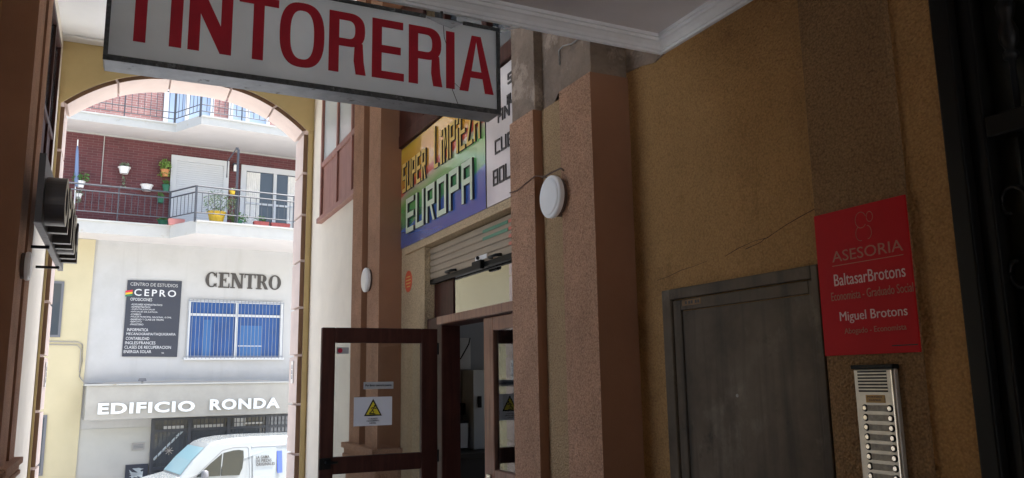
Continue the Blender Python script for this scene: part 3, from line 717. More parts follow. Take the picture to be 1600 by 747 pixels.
block_word('iMPiEZA', 5.205, 1.508, .70, .25, xb_, .013, .022, .028).build('lettering', ['letterorange', 'letterdark'], sb)
block_word('EUROPA', 5.955, 1.138, 1.33, .275, xb_, .016, .036, .040).build('lettering', ['lettercream', 'letterdark'], sb)
wb = thing('white_board', 'white glossy board with black raised capitals partly behind the near pilaster', 'sign', (XR-.012, 4.43, 1.042))
MB().box(XR-.014, XR-.0, 3.715, 4.430, 1.042, 1.862).build('panel', 'whitesign', wb)
for txt, y, z, w, h in (('SEDA', 4.10, 1.722, .28, .066), ('ALFOMBRAS', 4.115, 1.60, .36, .060), ('ANTE', 4.245, 1.528, .34, .078), ('CUERO', 4.292, 1.342, .42, .088), ('BOLSOS', 4.325, 1.152, .50, .098)):
    block_word(txt, y, z, w, h, XR-.0145, .006, .0105, .012).build('lettering', ['letterdark', 'letterdark'], wb)

# stickers and notices on the glass leaf (face towards the camera is at y = 5.337)
UX = (1, 0, 0)
t = thing('warning_notice', 'white paper with a yellow warning triangle taped on the open glass door', 'notice', (1.545, 5.335, -.285))
MB().box(1.417, 1.677, 5.3345, 5.3362, -.285, -.098).build('sheet', 'paper', t)
def tri(c, z0, w, h): return [(c-w/2, z0), (c+w/2, z0), (c, z0+h)]
MB().prism(tri(1.546, -.222, .122, .112), 5.3328, 5.3343, onperp).build('triangle_border', 'ink', t)
MB().prism(tri(1.546, -.213, .094, .084), 5.3318, 5.3327, onperp).build('triangle', 'warnyellow', t)
b = MB(); yy = 5.3312
b.lathe([(.0065, 0), (.0065, .0005)], (1.556, yy, -.158), (0, -1, 0), 10)
for seg in ([(1.553, -.166), (1.541, -.185)], [(1.541, -.185), (1.550, -.196), (1.546, -.206)], [(1.541, -.185), (1.532, -.196), (1.522, -.203)], [(1.551, -.168), (1.562, -.176), (1.569, -.17)], [(1.551, -.168), (1.538, -.168), (1.533, -.177)], [(1.520, -.207), (1.560, -.209)]):
    b.tube([(x, yy, z) for x, z in seg], .0032, 5)
b.build('running_figure', 'ink', t)
for txt, z, w in (('CUIDADO', -.244, .062), ('CAIDA A DISTINTO', -.258, .085), ('NIVEL', -.273, .045)):
    MB().text(txt, (1.546-w/2, 5.334, z), UX, V, w, .009, .0008, 0, .01).build('lettering', 'ink', t)
t = thing('door_label', 'narrow grey adhesive label above the paper notice on the glass door', 'label', (1.58, 5.335, -.05))
MB().box(1.480, 1.685, 5.3345, 5.3362, -.047, .0).build('sheet', 'greylabel', t)
MB().text('Por favor cierre la puerta', (1.492, 5.334, -.033), UX, V, .18, .018, .0008, 0, .03).build('lettering', 'ink', t)
t = thing('alarm_sticker', 'tiny red and white sticker in the top corner of the open glass door', 'sticker', (1.325, 5.335, .19))
MB().box(1.295, 1.377, 5.3345, 5.3362, .186, .229).build('sheet', 'greylabel', t); b = MB(); b.lathe([(.016, 0), (.016, .001)], (1.318, 5.3345, .208), (0, -1, 0), 14); b.build('red_spot', 'redsticker', t)
t = thing('round_sticker', 'round orange red sticker on the narrow ochre wall beside the shop door', 'sticker', (XR, 5.97, .765))
b = MB(); b.lathe([(.085, 0), (.085, .002)], (XR-.0005, 5.965, .765), (-1, 0, 0), 28); b.build('disc', 'orange', t)
for txt, z, w in (('HORARIO', .785, .10), ('9 - 20', .755, .08), ('LUNES', .725, .06)):
    pass
b = MB()
for z, w in ((.80, .09), (.775, .12), (.75, .11), (.725, .07)): b.box(XR-.0035, XR-.0026, 5.965-w/2, 5.965+w/2, z-.004, z+.004)
b.build('print', 'letterorange', t)

# ------------------------------------------------------------ wall lamps
def wall_lamp(x, y, z, s, r, label):
    t = thing('wall_lamp', label, 'lamp', (x, y, z), 'round wall lamps on the pilasters')
    n_ = (-s, 0, 0)
    b = MB(); b.lathe([(r*.90, -.03), (r*.90, .045)], (x, y, z), n_, 32); b.build('back_box', 'lampbase', t)
    b = MB(); b.lathe([(r*.86, .044), (r*.98, .046), (r, .054), (r, .067), (r*.95, .072), (r*.88, .073)], (x, y, z), n_, 40); b.build('rim', 'white', t, smooth=False)
    b = MB(); b.lathe([(r*.87, .070), (r*.86, .076), (r*.7, .079), (.002, .081)], (x, y, z), n_, 40); b.build('diffuser', 'white', t, smooth=True)
    return t
wall_lamp(1.825, 3.205, .832, 1, .100, 'round white lamp on the near terracotta pilaster under a sagging cable')
wall_lamp(1.845, 6.42, .822, 1, .100, 'round white lamp on the far pilaster above the open glass door')
wall_lamp(-.660, 6.45, .83, -1, .100, 'round white lamp on the pilaster below the row of black letters')
b = MB()
b.tube([(1.797, 3.715, .965), (1.794, 3.62, .955), (1.795, 3.52, .972), (1.795, 3.42, .985), (1.80, 3.34, .965), (1.80, 3.28, .940)], .003, 6)
b.tube([(1.80, 3.36, .962), (1.80, 3.25, .965), (1.797, 3.165, .962), (1.797, 3.14, .945)], .004, 6)
single('cable', b, 'cable', 'brown cable sagging across the near pilaster to the round lamp', 'cable', (1.79, 3.4, .98), smooth=True)
# thin loose wire hanging on the bare pilaster head
b = MB(); b.tube([(1.812, 2.96, 1.53), (1.802, 3.04, 1.525), (1.80, 3.12, 1.545), (1.804, 3.165, 1.54), (1.808, 3.168, 1.47)], .004, 5)
single('loose_wire', b, 'cablegrey', 'short pale loose wire hanging on the bare mortar of the near pilaster', 'wire', (1.80, 3.1, 1.48), smooth=True)

# ------------------------------------------------------------ row of black letters on the left
t = thing('letter_board', 'dark board with a row of thick black raised letters bracketed off the shaded wall', 'sign', (-.53, 7.2, 1.06))
b = MB(); b.box(-.547, -.508, 6.0, 8.48, 1.066, 1.53); b.build('board', 'bronze', t)
MB().box(-.549, -.506, 5.998, 8.482, 1.058, 1.066).build('underside', 'boardgrey', t)
b = MB()
for y in (6.97, 8.15):
    b = MB(); b.box(-.70 if y > 7.1 else -.66, -.52, y-.012, y+.012, 1.035, 1.056); b.build('bracket', 'black', t)
XF = (-1, 0, 0)
xs = -.508; fr = -.385
yc = 6.30
def ringseg(b, yc, zc, ry, rz, iy, iz, xa, xb, mi, a0=0, a1=2*math.pi, n=40):
    vs = []; fs = []
    closed = abs(a1-a0-2*math.pi) < 1e-6
    for i in range(n+1):
        a = a0+(a1-a0)*i/n
        for (r1, r2) in ((ry, rz), (iy, iz)):
            for x in (xa, xb): vs.append((x, yc+r1*math.cos(a), zc+r2*math.sin(a)))
    for i in range(n):
        o, q = i*4, (i+1)*4
        fs += [(o, o+1, q+1, q), (o+2, q+2, q+3, o+3), (o, q, q+2, o+2)]
    b.add(vs, fs, mi); b.add(vs, [(i*4+1, i*4+3, (i+1)*4+3, (i+1)*4+1) for i in range(n)], 1)
    if not closed: b.add(vs, [(0, 2, 3, 1), (n*4, n*4+1, n*4+3, n*4+2)], mi)
def lett(kind, y0, w, z0=1.095, z1=1.43):
    b = MB(); st_ = .07; y1 = y0+w
    bx = lambda a, c, e, f: b.box(xs+.001, fr, a, c, e, f, faces=[0, 1, 0, 0, 0, 0])
    if kind == 'O': ringseg(b, (y0+y1)/2, (z0+z1)/2, w/2, (z1-z0)/2, w/2-st_, (z1-z0)/2-st_, xs+.001, fr, 0)
    if kind == 'P':
        bx(y0, y0+st_, z0, z1); ringseg(b, y0+w*.45, z1-.1, w*.55, .1, w*.55-st_, .035, xs+.001, fr, 0, -math.pi/2, math.pi/2, 20)
        bx(y0+st_, y0+w*.45, z1-.065, z1); bx(y0+st_, y0+w*.45, z1-.2, z1-.135)
    if kind == 'T': bx(y0+w/2-st_/2, y0+w/2+st_/2, z0, z1-.065); bx(y0, y1, z1-.065, z1)
    if kind == 'I': bx(y0, y0+w, z0, z1)
    if kind == 'C': ringseg(b, (y0+y1)/2, (z0+z1)/2, w/2, (z1-z0)/2, w/2-st_, (z1-z0)/2-st_, xs+.001, fr, 0, .75, 2*math.pi-.75, 34)
    if kind == 'A':
        for (a, c) in ((y0, y0+w/2-st_*.45), (y1-st_, y0+w/2-st_*.55)):
            pl = [(a, z0), (a+st_, z0), (c+st_, z1), (c, z1)]
            b.prism(pl, xs+.001, fr, onwall)
        bx(y0+st_*1.25, y1-st_*1.25, z0+.09, z0+.14)
    b.build('letter', ['bronze', 'gold'], t)
for kind, y0, w in (('O', 6.10, .36), ('P', 6.56, .28), ('T', 6.92, .30), ('I', 7.31, .07), ('C', 7.46, .34), ('A', 7.87, .34)): lett(kind, y0, w)

# ------------------------------------------------------------ red plate and door phone
rs = thing('name_plate', 'red acrylic advisers plate with pale lettering fixed above the door phone', 'sign', (1.97, 1.68, .055))
MB().box(1.970, 1.976, 1.516, 1.851, .056, .497).build('plate', 'red', rs, bevel=.0015)
for txt, y, z, w, h, m_, bd in (('ASESORIA', 1.790, .340, .252, .033, 'dimred', -.004), ('BaltasarBrotons', 1.790, .266, .252, .036, 'pale', 0), ('Economista - Graduado Social', 1.806, .222, .288, .026, 'dimred', -.004),
                                ('Miguel Brotons', 1.780, .150, .236, .036, 'pale', 0), ('Abogado - Economista', 1.767, .114, .215, .022, 'dimred', -.004), ('Tel. 965 000', 1.608, .074, .085, .008, 'ink', 0)):
    if txt.startswith('Tel'): continue
    MB().text(txt, (1.970, y, z), U, V, w, h, .0012, 0, bd).build('lettering', m_, rs)
b = MB(); b.box(1.9688, 1.970, 1.539, 1.792, .3275, .3295); b.build('rule', 'dimred', rs)
b = MB(); b.box(1.9690, 1.970, 1.522, 1.605, .0755, .0785); b.build('small_print', 'ink', rs)
b = MB(); xx = 1.9697
for (cy_, cz_, ry, rz, a0, a1) in ((1.672, .452, .020, .024, .4, 5.6), (1.640, .457, .011, .015, 0, 6.28), (1.676, .412, .018, .022, 1.9, 4.8), (1.652, .412, .014, .020, -1.6, 1.5)):
    b.tube([(xx, cy_-ry*math.cos(a0+(a1-a0)*i/20), cz_+rz*math.sin(a0+(a1-a0)*i/20)) for i in range(21)], .0011, 4)
b.build('emblem', 'dimred', rs)
ic = thing('door_phone', 'brushed aluminium door phone with two columns of bell buttons below the red plate', 'door phone', (1.96, 1.668, -.6))
MB().box(1.957, 1.977, 1.597, 1.737, -.62, .014).build('panel', 'alu', ic, bevel=.004)
MB().box(1.950, 1.977, 1.594, 1.740, .014, .026).build('hood', 'black', ic, bevel=.002)
b = MB()
for s in (1.601,): b.box(1.953, 1.957, s, s+.006, -.61, .010)
b.build('edge_strip', 'chrome', ic, bevel=.001)
b = MB()
for k in range(7): b.box(1.9555, 1.9585, 1.622, 1.722, .0035-.0092*k, .0085-.0092*k)
b.build('grille', 'ink', ic)
MB().box(1.9545, 1.957, 1.634, 1.698, -.082, -.060).build('label_plate', 'amber', ic)
b = MB().text('PORTERO', (1.9545, 1.692, -.068), U, V, .05, .005, .0006); b.text('LLAMAR', (1.9545, 1.686, -.077), U, V, .04, .005, .0006); b.build('lettering', 'lampbase', ic)
for k in range(17):
    z = -.097-.0272*k
    b = MB(); b.box(1.9555, 1.9575, 1.628, 1.697, z-.0085, z+.0085); b.build('name_slot', 'slot', ic)
    for y in (1.705, 1.620):
        b = MB(); b.lathe([(.0105, -.001), (.0105, .001)], (1.957, y, z), (-1, 0, 0), 14)
        b.lathe([(.0075, .001), (.0075, .004), (.006, .005)], (1.957, y, z), (-1, 0, 0), 14, 1)
        b.build('button', ['black', 'chrome'], ic)
    nm = random.choice(['1-A', '1-B', '2-A'])
t = thing('label_strip', 'short orange marked paper strip on the frame of the metal door', 'label', (1.98, 2.5, .285))
MB().box(1.9862, 1.9878, 2.452, 2.565, .274, .296).build('sheet', 'oldpaper', t)
b = MB()
for y in (2.54, 2.52, 2.505, 2.48, 2.465): b.box(1.9852, 1.9862, y-.005, y+.005, .279, .291)
b.build('print', 'letterdark', t)

# house number plates in the reveals
for x, s, y, lab in ((IR, -1, 9.86, 'small white number plate on the pink blocks beside the shop side of the arch'), (IL, 1, 9.86, 'small white number plate on the pink blocks beside the yellow building')):
    t = thing('number_plate', lab, 'number plate', (x, y, 0), 'number plates in the arch reveal')
    MB().box(min(x, x+s*.012), max(x, x+s*.012), y-.06, y+.06, .00, .26).build('plate', 'white', t, bevel=.003)
    b = MB(); xx = sorted((x+s*.0125, x+s*.0135))
    for z in (.05, .11, .17): b.box(*xx, y-.025, y+.025, z, z+.012); b.box(*xx, y-.025, y-.013, z, z+.045); b.box(*xx, y+.013, y+.025, z, z+.045)
    b.build('digits', 'greytext', t)

# ------------------------------------------------------------ facing building (drawn at 20 m, set 1.2 times larger at 24 m)
FA = R(5.3); FU = Vector((math.cos(FA), math.sin(FA), 0)); FN = Vector((math.sin(FA), -math.cos(FA), 0)); S = 1.2
FO = Vector((0, 20*S, 0)); ZU = Vector((0, 0, 1))
def F(u, n, z): return FO+FU*(u*S)+FN*(n*S)+ZU*(z*S)
def FZ(p, q, w): return F(p, w, q)
SZ = ST/S
wh = thing('apartment_building', 'white street building with dark brick balcony storeys and a canopied entrance', 'building', F(1.5, 0, SZ))
b = MB(); b.box(-.66, 14, -3, 0, SZ, 3.3, T=F); b.build('ground_wall', 'whitepaint', wh)
MB().box(-.66, 14, 0, .012, SZ, -.9, T=F).build('base_wall', 'creamwall', wh)
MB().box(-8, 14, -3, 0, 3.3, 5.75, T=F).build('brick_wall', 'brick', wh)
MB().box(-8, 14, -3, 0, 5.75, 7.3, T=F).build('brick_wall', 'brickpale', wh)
OUT = [(-8, -.02), (-8, .78), (.79, .92), (1.18, 1.80), (14, 1.55), (14, -.02)]
def balcony(z0, z1, rails, lab):
    b = MB(); b.prism(OUT, z0, z1, lambda p, q, w: F(p, q, w))
    b.m = [0]*len(b.m); b.m[0] = 1; b.m[1] = 0
    sl = b.build('balcony', ['slab', 'soffit'], wh, label=lab)
    lip = MB(); o2 = [(-8, .0), (-8, .80), (.80, .945), (1.19, 1.83), (14, 1.58), (14, .0)]
    lip.prism(o2, z1, z1+.035, lambda p, q, w: F(p, q, w)); lip.build('slab_lip', 'slab', sl)
    path = [(-8, .74), (.76, .885), (1.16, 1.765), (14, 1.515)]
    bars = MB()
    for (p0, p1) in zip(path[:-1], path[1:]):
        for (z, r) in rails: bars.tube([F(*p0, z), F(*p1, z)], r, 6)
    zt = rails[0][0]
    for p in path[1:3]: bars.box(p[0]-.022, p[0]+.022, p[1]-.022, p[1]+.022, z1, zt+.01, T=F)
    for u0 in (-.28, 2.05, 3.3, 4.6, 6, 8, 10, -1.5, -2.8, -4.5): 
        n_ = .74+(.145)*(u0+8)/8.76 if u0 < .7 else 1.765-.25*(u0-1.16)/12.84
        bars.box(u0-.012, u0+.012, n_-.012, n_+.012, z1, zt, T=F)
    zb, zm = rails[-1][0], rails[1][0]
    for (p0, p1) in zip(path[:-1], path[1:]):
        L = math.hypot(p1[0]-p0[0], p1[1]-p0[1]); k = max(2, int(L/.128))
        for i in range(1, k):
            u0, n0 = p0[0]+(p1[0]-p0[0])*i/k, p0[1]+(p1[1]-p0[1])*i/k
            if -3.5 < u0 < 7: bars.box(u0-.006, u0+.006, n0-.006, n0+.006, zb, zm, T=F)
    bars.build('railing', 'rail', sl)
    return sl
balcony(3.215, 3.47, [(4.265, .022), (4.13, .02), (3.68, .015)], 'lower balcony crowded with pots of plants')
balcony(5.655, 5.83, [(6.75, .022), (6.60, .018), (6.12, .013), (5.97, .013)], 'upper balcony with stained slab edge')
# frieze between brick and soffit
MB().box(-8, 14, 0, .02, 5.62, 5.654, T=F).build('frieze', 'slab', wh)

def facade_box(name, parent, m_, *a, bevel=0, label=None):
    return MB().box(*a, T=F).build(name, m_, parent, bevel=bevel, label=label)
# shuttered balcony door
b = MB(); b.box(.855, .98, .0, .05, 3.5, 5.36, T=F); b.box(2.045, 2.17, .0, .05, 3.5, 5.36, T=F); b.box(.98, 2.045, .0, .05, 5.23, 5.36, T=F)
w1 = b.build('balcony_door', 'letterwhite', wh, label='balcony door with closed white shutter')
b = MB()
for k in range(34): b.box(.98, 2.045, .012, .026, 3.5+k*.0509, 3.5+k*.0509+.047, T=F)
b.build('shutter', 'letterwhite', w1)
# glazed balcony door with curtains
b = MB(); b.box(2.46, 2.585, .0, .05, 3.5, 5.32, T=F); b.box(2.585, 4.2, .0, .05, 5.18, 5.32, T=F); b.box(3.25, 3.33, .0, .045, 3.5, 5.18, T=F); b.box(4.05, 4.2, 0, .05, 3.5, 5.18, T=F); b.box(2.585, 3.25, .004, .035, 4.35, 4.40, T=F)
b.box(3.33, 4.05, .004, .035, 4.35, 4.40, T=F)
w2 = b.build('balcony_door', 'letterwhite', wh, label='glazed balcony door with pale curtains')
MB().box(2.585, 4.05, .003, .006, 3.5, 5.18, T=F).build('pane', 'darkglass', w2)
b = MB()
for (a, c) in ((2.60, 2.93), (3.62, 4.02)):
    k = 14
    for i in range(k):
        u0, u1 = a+(c-a)*i/k, a+(c-a)*(i+1)/k
        b.add([F(u0, .008+.008*(i % 2), 3.52), F(u1, .008+.008*((i+1) % 2), 3.52), F(u1, .008+.008*((i+1) % 2), 5.16), F(u0, .008+.008*(i % 2), 5.16)], [(0, 1, 2, 3)])
b.build('curtain', 'curtain', w2)
# upper storey doors
for (a, c) in ((.62, 1.75), (2.1, 3.1), (4.2, 5.4)):
    b = MB(); b.box(a, a+.10, 0, .05, 5.86, 7.1, T=F); b.box(c-.08, c, 0, .05, 5.86, 7.1, T=F); b.box((a+c)/2-.09, (a+c)/2+.0, 0, .045, 5.86, 7.1, T=F); b.box(a+.1, c-.08, 0, .05, 7.0, 7.1, T=F)
    w = b.build('balcony_door', 'letterwhite', wh, label='upper white balcony door with bluish panes coloured as reflected sky' if a < 1 else None)
    MB().box(a+.1, c-.08, .004, .008, 5.86, 7.0, T=F).build('pane', 'skyglass', w)
# barred window
b = MB(); a, c, z0, z1 = 1.405, 3.59, .62, 1.955
b.box(a, a+.05, 0, .05, z0, z1, T=F); b.box(c-.05, c, 0, .05, z0, z1, T=F); b.box(a+.05, c-.05, 0, .05, z1-.05, z1, T=F); b.box(a-.05, c+.05, 0, .08, z0-.05, z0, T=F)
b.box(a+.05, c-.05, .003, .04, 1.585, 1.64, T=F); b.box(2.47, 2.53, .003, .04, z0, z1-.05, T=F)
w = b.build('window', 'letterwhite', wh, label='white framed window with blue blinds behind thin bars')
MB().box(a+.05, c-.05, .001, .003, z0, z1-.05, T=F).build('blind', 'blue', w)
for (u0, u1, zz) in ((2.60, 3.10, 1.38), (1.75, 1.95, 1.5)): MB().box(u0, u1, .004, .006, .66, zz, T=F).build('pane_reflection', 'bluelt', w)  # lighter reflection in the panes laid on as coloured sheets
MB().box(2.56, 3.12, .006, .008, .885, .905, T=F).build('reflected_line', 'letterwhite', w)  # white line of the painted reflection
b = MB()
k = 26
for i in range(k+1):
    u0 = a+.0+(c-a)*i/k; b.tube([F(u0, .10, z0-.03), F(u0, .10, z1+.01)], .0075, 5)
for z in (z0+.03, z1-.03): b.tube([F(a-.01, .10, z), F(c+.01, .10, z)], .010, 5)
b.build('grille', 'bargrey', w)
# canopy over the entrance and the entrance door
b = MB(); b.box(-.60, 6, 0, .42, -.70, .015, T=F); cn = b.build('canopy', 'canopy', wh, bevel=.008)
MB().box(-.64, 6, -.01, .46, .016, .05, T=F).build('canopy_flashing', 'slab', cn)
b = MB(); zt = -.73
for (u0, u1) in ((.76, .83), (1.52, 1.60), (2.38, 2.46), (3.26, 3.34), (4.2, 4.28)): b.box(u0, u1, -.02, .06, SZ, zt, T=F)
b.box(.83, 4.2, -.02, .055, zt-.05, zt, T=F); b.box(.83, 4.2, -.02, .055, -1.03, -.97, T=F); b.box(.83, 4.2, -.02, .055, -1.84, -1.78, T=F); b.box(.83, 4.2, -.02, .055, SZ, SZ+.2, T=F)
dr = b.build('entrance_door', 'rail', wh, label='dark iron entrance door with barred glass')
MB().box(.76, 4.28, .013, .016, SZ, zt, T=F).build('pane', 'doorglass', dr)
b = MB()
for i in range(40):
    u0 = .83+.088*i
    if u0 < 4.2: b.box(u0-.007, u0+.007, .03, .045, SZ+.2, zt-.05, T=F)
for z in (-1.14, -1.70, -.88): b.box(.83, 4.2, .032, .043, z-.006, z+.006, T=F)
b.build('bars', 'rail', dr)
b = MB()
for k in range(4):
    a = k*math.pi/4
    b.tube([F(1.15-.09*math.cos(a), .055, -1.44-.09*math.sin(a)), F(1.15+.09*math.cos(a), .055, -1.44+.09*math.sin(a))], .009, 5)
b.build('star_ornament', 'alu', dr)
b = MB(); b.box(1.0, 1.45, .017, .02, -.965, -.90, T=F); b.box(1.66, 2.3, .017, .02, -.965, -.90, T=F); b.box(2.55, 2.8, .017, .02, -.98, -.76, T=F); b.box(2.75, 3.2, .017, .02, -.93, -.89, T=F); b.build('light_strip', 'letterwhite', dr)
b = MB(); b.tube([F(.84, .02, -1.62), F(1.42, .02, -1.02)], .03, 4); b.build('pale_reflection_bar', 'windowpale', dr)  # diagonal reflection drawn as a pale bar on the door glass

# lettering on the facing building
def serif_word(b, word, u0, z0, h, adv, n0):
    st_ = h*.21; th = h*.075; x = u0
    D = lambda poly: b.prism(poly, n0, n0+.02+.0002*(len(b.v)//8 % 11), FZ)
    def bar(a, c, e, f): D([(a, e), (c, e), (c, f), (a, f)])
    def arcs(cx, cz, rx, rz, a0, a1, n=24, thick=st_):
        for i in range(n):
            t0, t1 = a0+(a1-a0)*i/n, a0+(a1-a0)*(i+1)/n
            w0 = thick*abs(math.cos(t0))**1.3+th*abs(math.sin(t0)); w1 = thick*abs(math.cos(t1))**1.3+th*abs(math.sin(t1))
            D([(cx+rx*math.cos(t0), cz+rz*math.sin(t0)), (cx+rx*math.cos(t1), cz+rz*math.sin(t1)), (cx+(rx-w1)*math.cos(t1), cz+(rz-th)*math.sin(t1)), (cx+(rx-w0)*math.cos(t0), cz+(rz-th)*math.sin(t0))])
    for ch, w in word:
        w = w*adv
        s = w*.12
        if ch == 'C':
            arcs(x+w*.5, z0+h/2, w*.47, h/2, .62, 2*math.pi-.62); bar(x+w*.82, x+w*.88, z0+h*.66, z0+h*.98); bar(x+w*.82, x+w*.88, z0+h*.04, z0+h*.28)
        if ch == 'O': arcs(x+w*.5, z0+h/2, w*.48, h/2, 0, 2*math.pi, 36)
        if ch == 'E':
            bar(x+w*.14, x+w*.14+st_, z0, z0+h); bar(x+w*.02, x+w*.92, z0, z0+th); bar(x+w*.02, x+w*.88, z0+h-th, z0+h); bar(x+w*.14, x+w*.65, z0+h*.48, z0+h*.48+th)
            bar(x+w*.86, x+w*.93, z0, z0+h*.30); bar(x+w*.82, x+w*.88, z0+h*.74, z0+h); bar(x+w*.60, x+w*.66, z0+h*.36, z0+h*.66)
        if ch == 'N':
            bar(x+w*.12, x+w*.12+th*1.4, z0, z0+h); bar(x+w*.78, x+w*.78+th*1.4, z0, z0+h); bar(x, x+w*.34, z0, z0+th); bar(x+w*.64, x+w*.98, z0+h-th, z0+h); bar(x, x+w*.2, z0+h-th, z0+h)
            D([(x+w*.06, z0+h), (x+w*.06+st_*1.2, z0+h), (x+w*.78+th*1.4, z0), (x+w*.78+th*1.4-st_*1.2, z0)])
        if ch == 'T':
            bar(x+w*.5-st_/2, x+w*.5+st_/2, z0, z0+h); bar(x+w*.04, x+w*.96, z0+h-th, z0+h); bar(x+w*.28, x+w*.72, z0, z0+th); bar(x+w*.03, x+w*.10, z0+h*.72, z0+h); bar(x+w*.90, x+w*.97, z0+h*.72, z0+h)
        if ch == 'R':
            bar(x+w*.14, x+w*.14+st_, z0, z0+h); bar(x+w*.02, x+w*.48, z0, z0+th); bar(x+w*.02, x+w*.5, z0+h-th, z0+h); bar(x+w*.3, x+w*.5, z0+h*.46, z0+h*.46+th)
            arcs(x+w*.48, z0+h*.73, w*.36, h*.27, -math.pi/2, math.pi/2, 16)
            D([(x+w*.46, z0+h*.48), (x+w*.46+st_, z0+h*.48), (x+w*.98, z0), (x+w*.98-st_, z0)])
        x += w
b = MB(); serif_word(b, [('C', .98), ('E', .92), ('N', 1.05), ('T', .92), ('R', 1.0), ('O', 1.03)], 1.745, 2.265, .36, .303, .002)
single('wall_lettering', b, 'letterdark', 'charcoal serif word CENTRO fixed to the white wall above the barred window', 'lettering', F(2.6, 0, 2.27))
t = thing('canopy_lettering', 'white raised capitals EDIFICIO RONDA along the beige canopy', 'lettering', F(1.6, .42, -.6))
b = MB().text('EDIFICIO', F(-.36, .422, -.585), FU, ZU, 1.94*S, .235*S, .05, 0, .035, 1.12)
b.build('word', 'letter3d', t)
MB().text('RONDA', F(1.90, .422, -.570), FU, ZU, 1.57*S, .245*S, .05, 0, .035, 1.12).build('word', 'letter3d', t)

t = thing('school_board', 'dark slate notice board with white course list on the white wall', 'sign', F(.65, 0, .64))
MB().prism([(.075, .645), (1.215, .635), (1.235, 2.375), (.09, 2.345)], .004, .03, FZ).build('panel', 'board', t, bevel=.004)
def brd(txt, u0, z0, w, h, m_='letterwhite', bold=0.0):
    MB().text(txt, F(u0, .031, z0), FU, ZU, w*S, h*S, .004, 0, bold, res=2).build('lettering', m_, t)
brd('CENTRO DE ESTUDIOS', .15, 2.225, 1.0, .075, 'greylabel')
MB().text('CEPRO', F(.24, .031, 2.00), FU, ZU, .88*S, .155*S, .004, 0, .012, 1.35).build('lettering', 'letterwhite', t)
brd('OPOSICIONES', .17, 1.885, .45, .068)
for k, (tx, w) in enumerate((('-AUXILIARES ADMINISTRATIVOS', .65), ('-ADMINISTRATIVOS', .40), ('-AGENTES JUDICIALES', .50), ('-OFICIALES DE JUSTICIA', .56), ('-CORREOS', .22), ('-POLICIA MUNICIPAL, NACIONAL, G.CIVIL', .86), ('-SANIDAD Y CLASE DE TROPA', .70), ('-EJERCITO', .24), ('-MAGISTERIO', .28))):
    brd(tx, .19, 1.785-.056*k, w, .04)
for k, (tx, w) in enumerate((('INFORMATICA', .43), ('MECANOGRAFIA/TAQUIGRAFIA', 1.02), ('CONTABILIDAD', .48), ('INGLES/FRANCES', .62), ('CLASES DE RECUPERACION', .96), ('ENERGIA SOLAR', .56))):
    brd(tx, .145-.008*k, 1.205-.097*k, w, .066)
brd('TF. 38 00 00'[:3], .88, .70, .06, .035)
for k, (c_, ) in enumerate((('redsticker',), ('potyellow',), ('potgreen',))):
    MB().prism([(.06, 2.06-.045*k), (.205, 2.09-.045*k), (.205, 2.13-.045*k), (.06, 2.10-.045*k)], .031, .036, FZ).build('flag_stripe', c_, t)

# adjoining yellow building
yb = thing('yellow_building', 'pale yellow house adjoining the white apartment building', 'building', F(-3, 0, SZ))
MB().prism([(-9, SZ), (-.675, SZ), (-.605, 3.21), (-9, 3.21)], -2, .05, FZ).build('wall', 'yellowwall', yb)
for (a, c, z0, z1) in ((-1.9, -1.15, 1.05, 2.25), (-2.1, -1.27, -1.8, -.57)):
    w = MB().box(a, c, .03, .075, z0, z1, T=F).build('window', 'greyplastic', yb); MB().box(a+.05, c-.05, .07, .08, z0+.05, z1-.05, T=F).build('pane', 'darkglass', w)
b = MB()
b.tube([F(-2.0, .07, .97), F(-.80, .07, .95), F(-.72, .07, .90), F(-.70, .07, .55), F(-.73, .07, .22), F(-.62, .1, .07), F(-.3, .44, .07), F(.4, .44, .075), F(1.2, .44, .10), F(2.0, .44, .07), F(3.2, .44, .08)], .014, 6)
b.tube([F(-2.0, .07, .90), F(-.82, .07, .885), F(-.74, .07, .80), F(-.735, .07, .3)], .012, 6)
single('wall_cable', b, 'cablegrey', 'grey cables looping down the yellow wall and along the canopy top', 'cable', F(-.7, .07, .5), smooth=True)
t = thing('floodlight', 'small grey floodlight standing on the entrance canopy', 'floodlight', F(.48, .38, .05))
b = MB(); b.prism([(.40, .10), (.56, .10), (.54, .165), (.42, .165)], .30, .42, FZ); b.build('head', 'greyplastic', t, bevel=.01); b = MB(); b.box(.46, .50, .34, .38, .05, .10, T=F); b.build('stand', 'greyplastic', t)
t = thing('wall_plaque', 'small grey plaque on the pale wall left of the entrance door', 'plaque', F(.52, 0, -1.31))
MB().box(.395, .645, .0125, .035, -1.385, -1.235, T=F).build('plate', 'cablegrey', t); b = MB()
for z in (-1.28, -1.31, -1.34): b.box(.42, .62, .0355, .037, z-.006, z+.006, T=F)
b.build('print', 'greyplastic', t)
t = thing('poster_case', 'dark framed poster with pale scribbles low on the wall left of the entrance', 'poster', F(.51, 0, -1.9))
MB().box(.285, .74, .0125, .05, -2.15, -1.69, T=F).build('frame', 'board', t, bevel=.006)
b = MB(); random.seed(5)
for k in range(9):
    p = [(random.uniform(.36, .66), random.uniform(-2.0, -1.76)) for _ in range(3)]; b.prism(p, .051, .054, FZ)
b.build('scribble', 'windowpale', t)

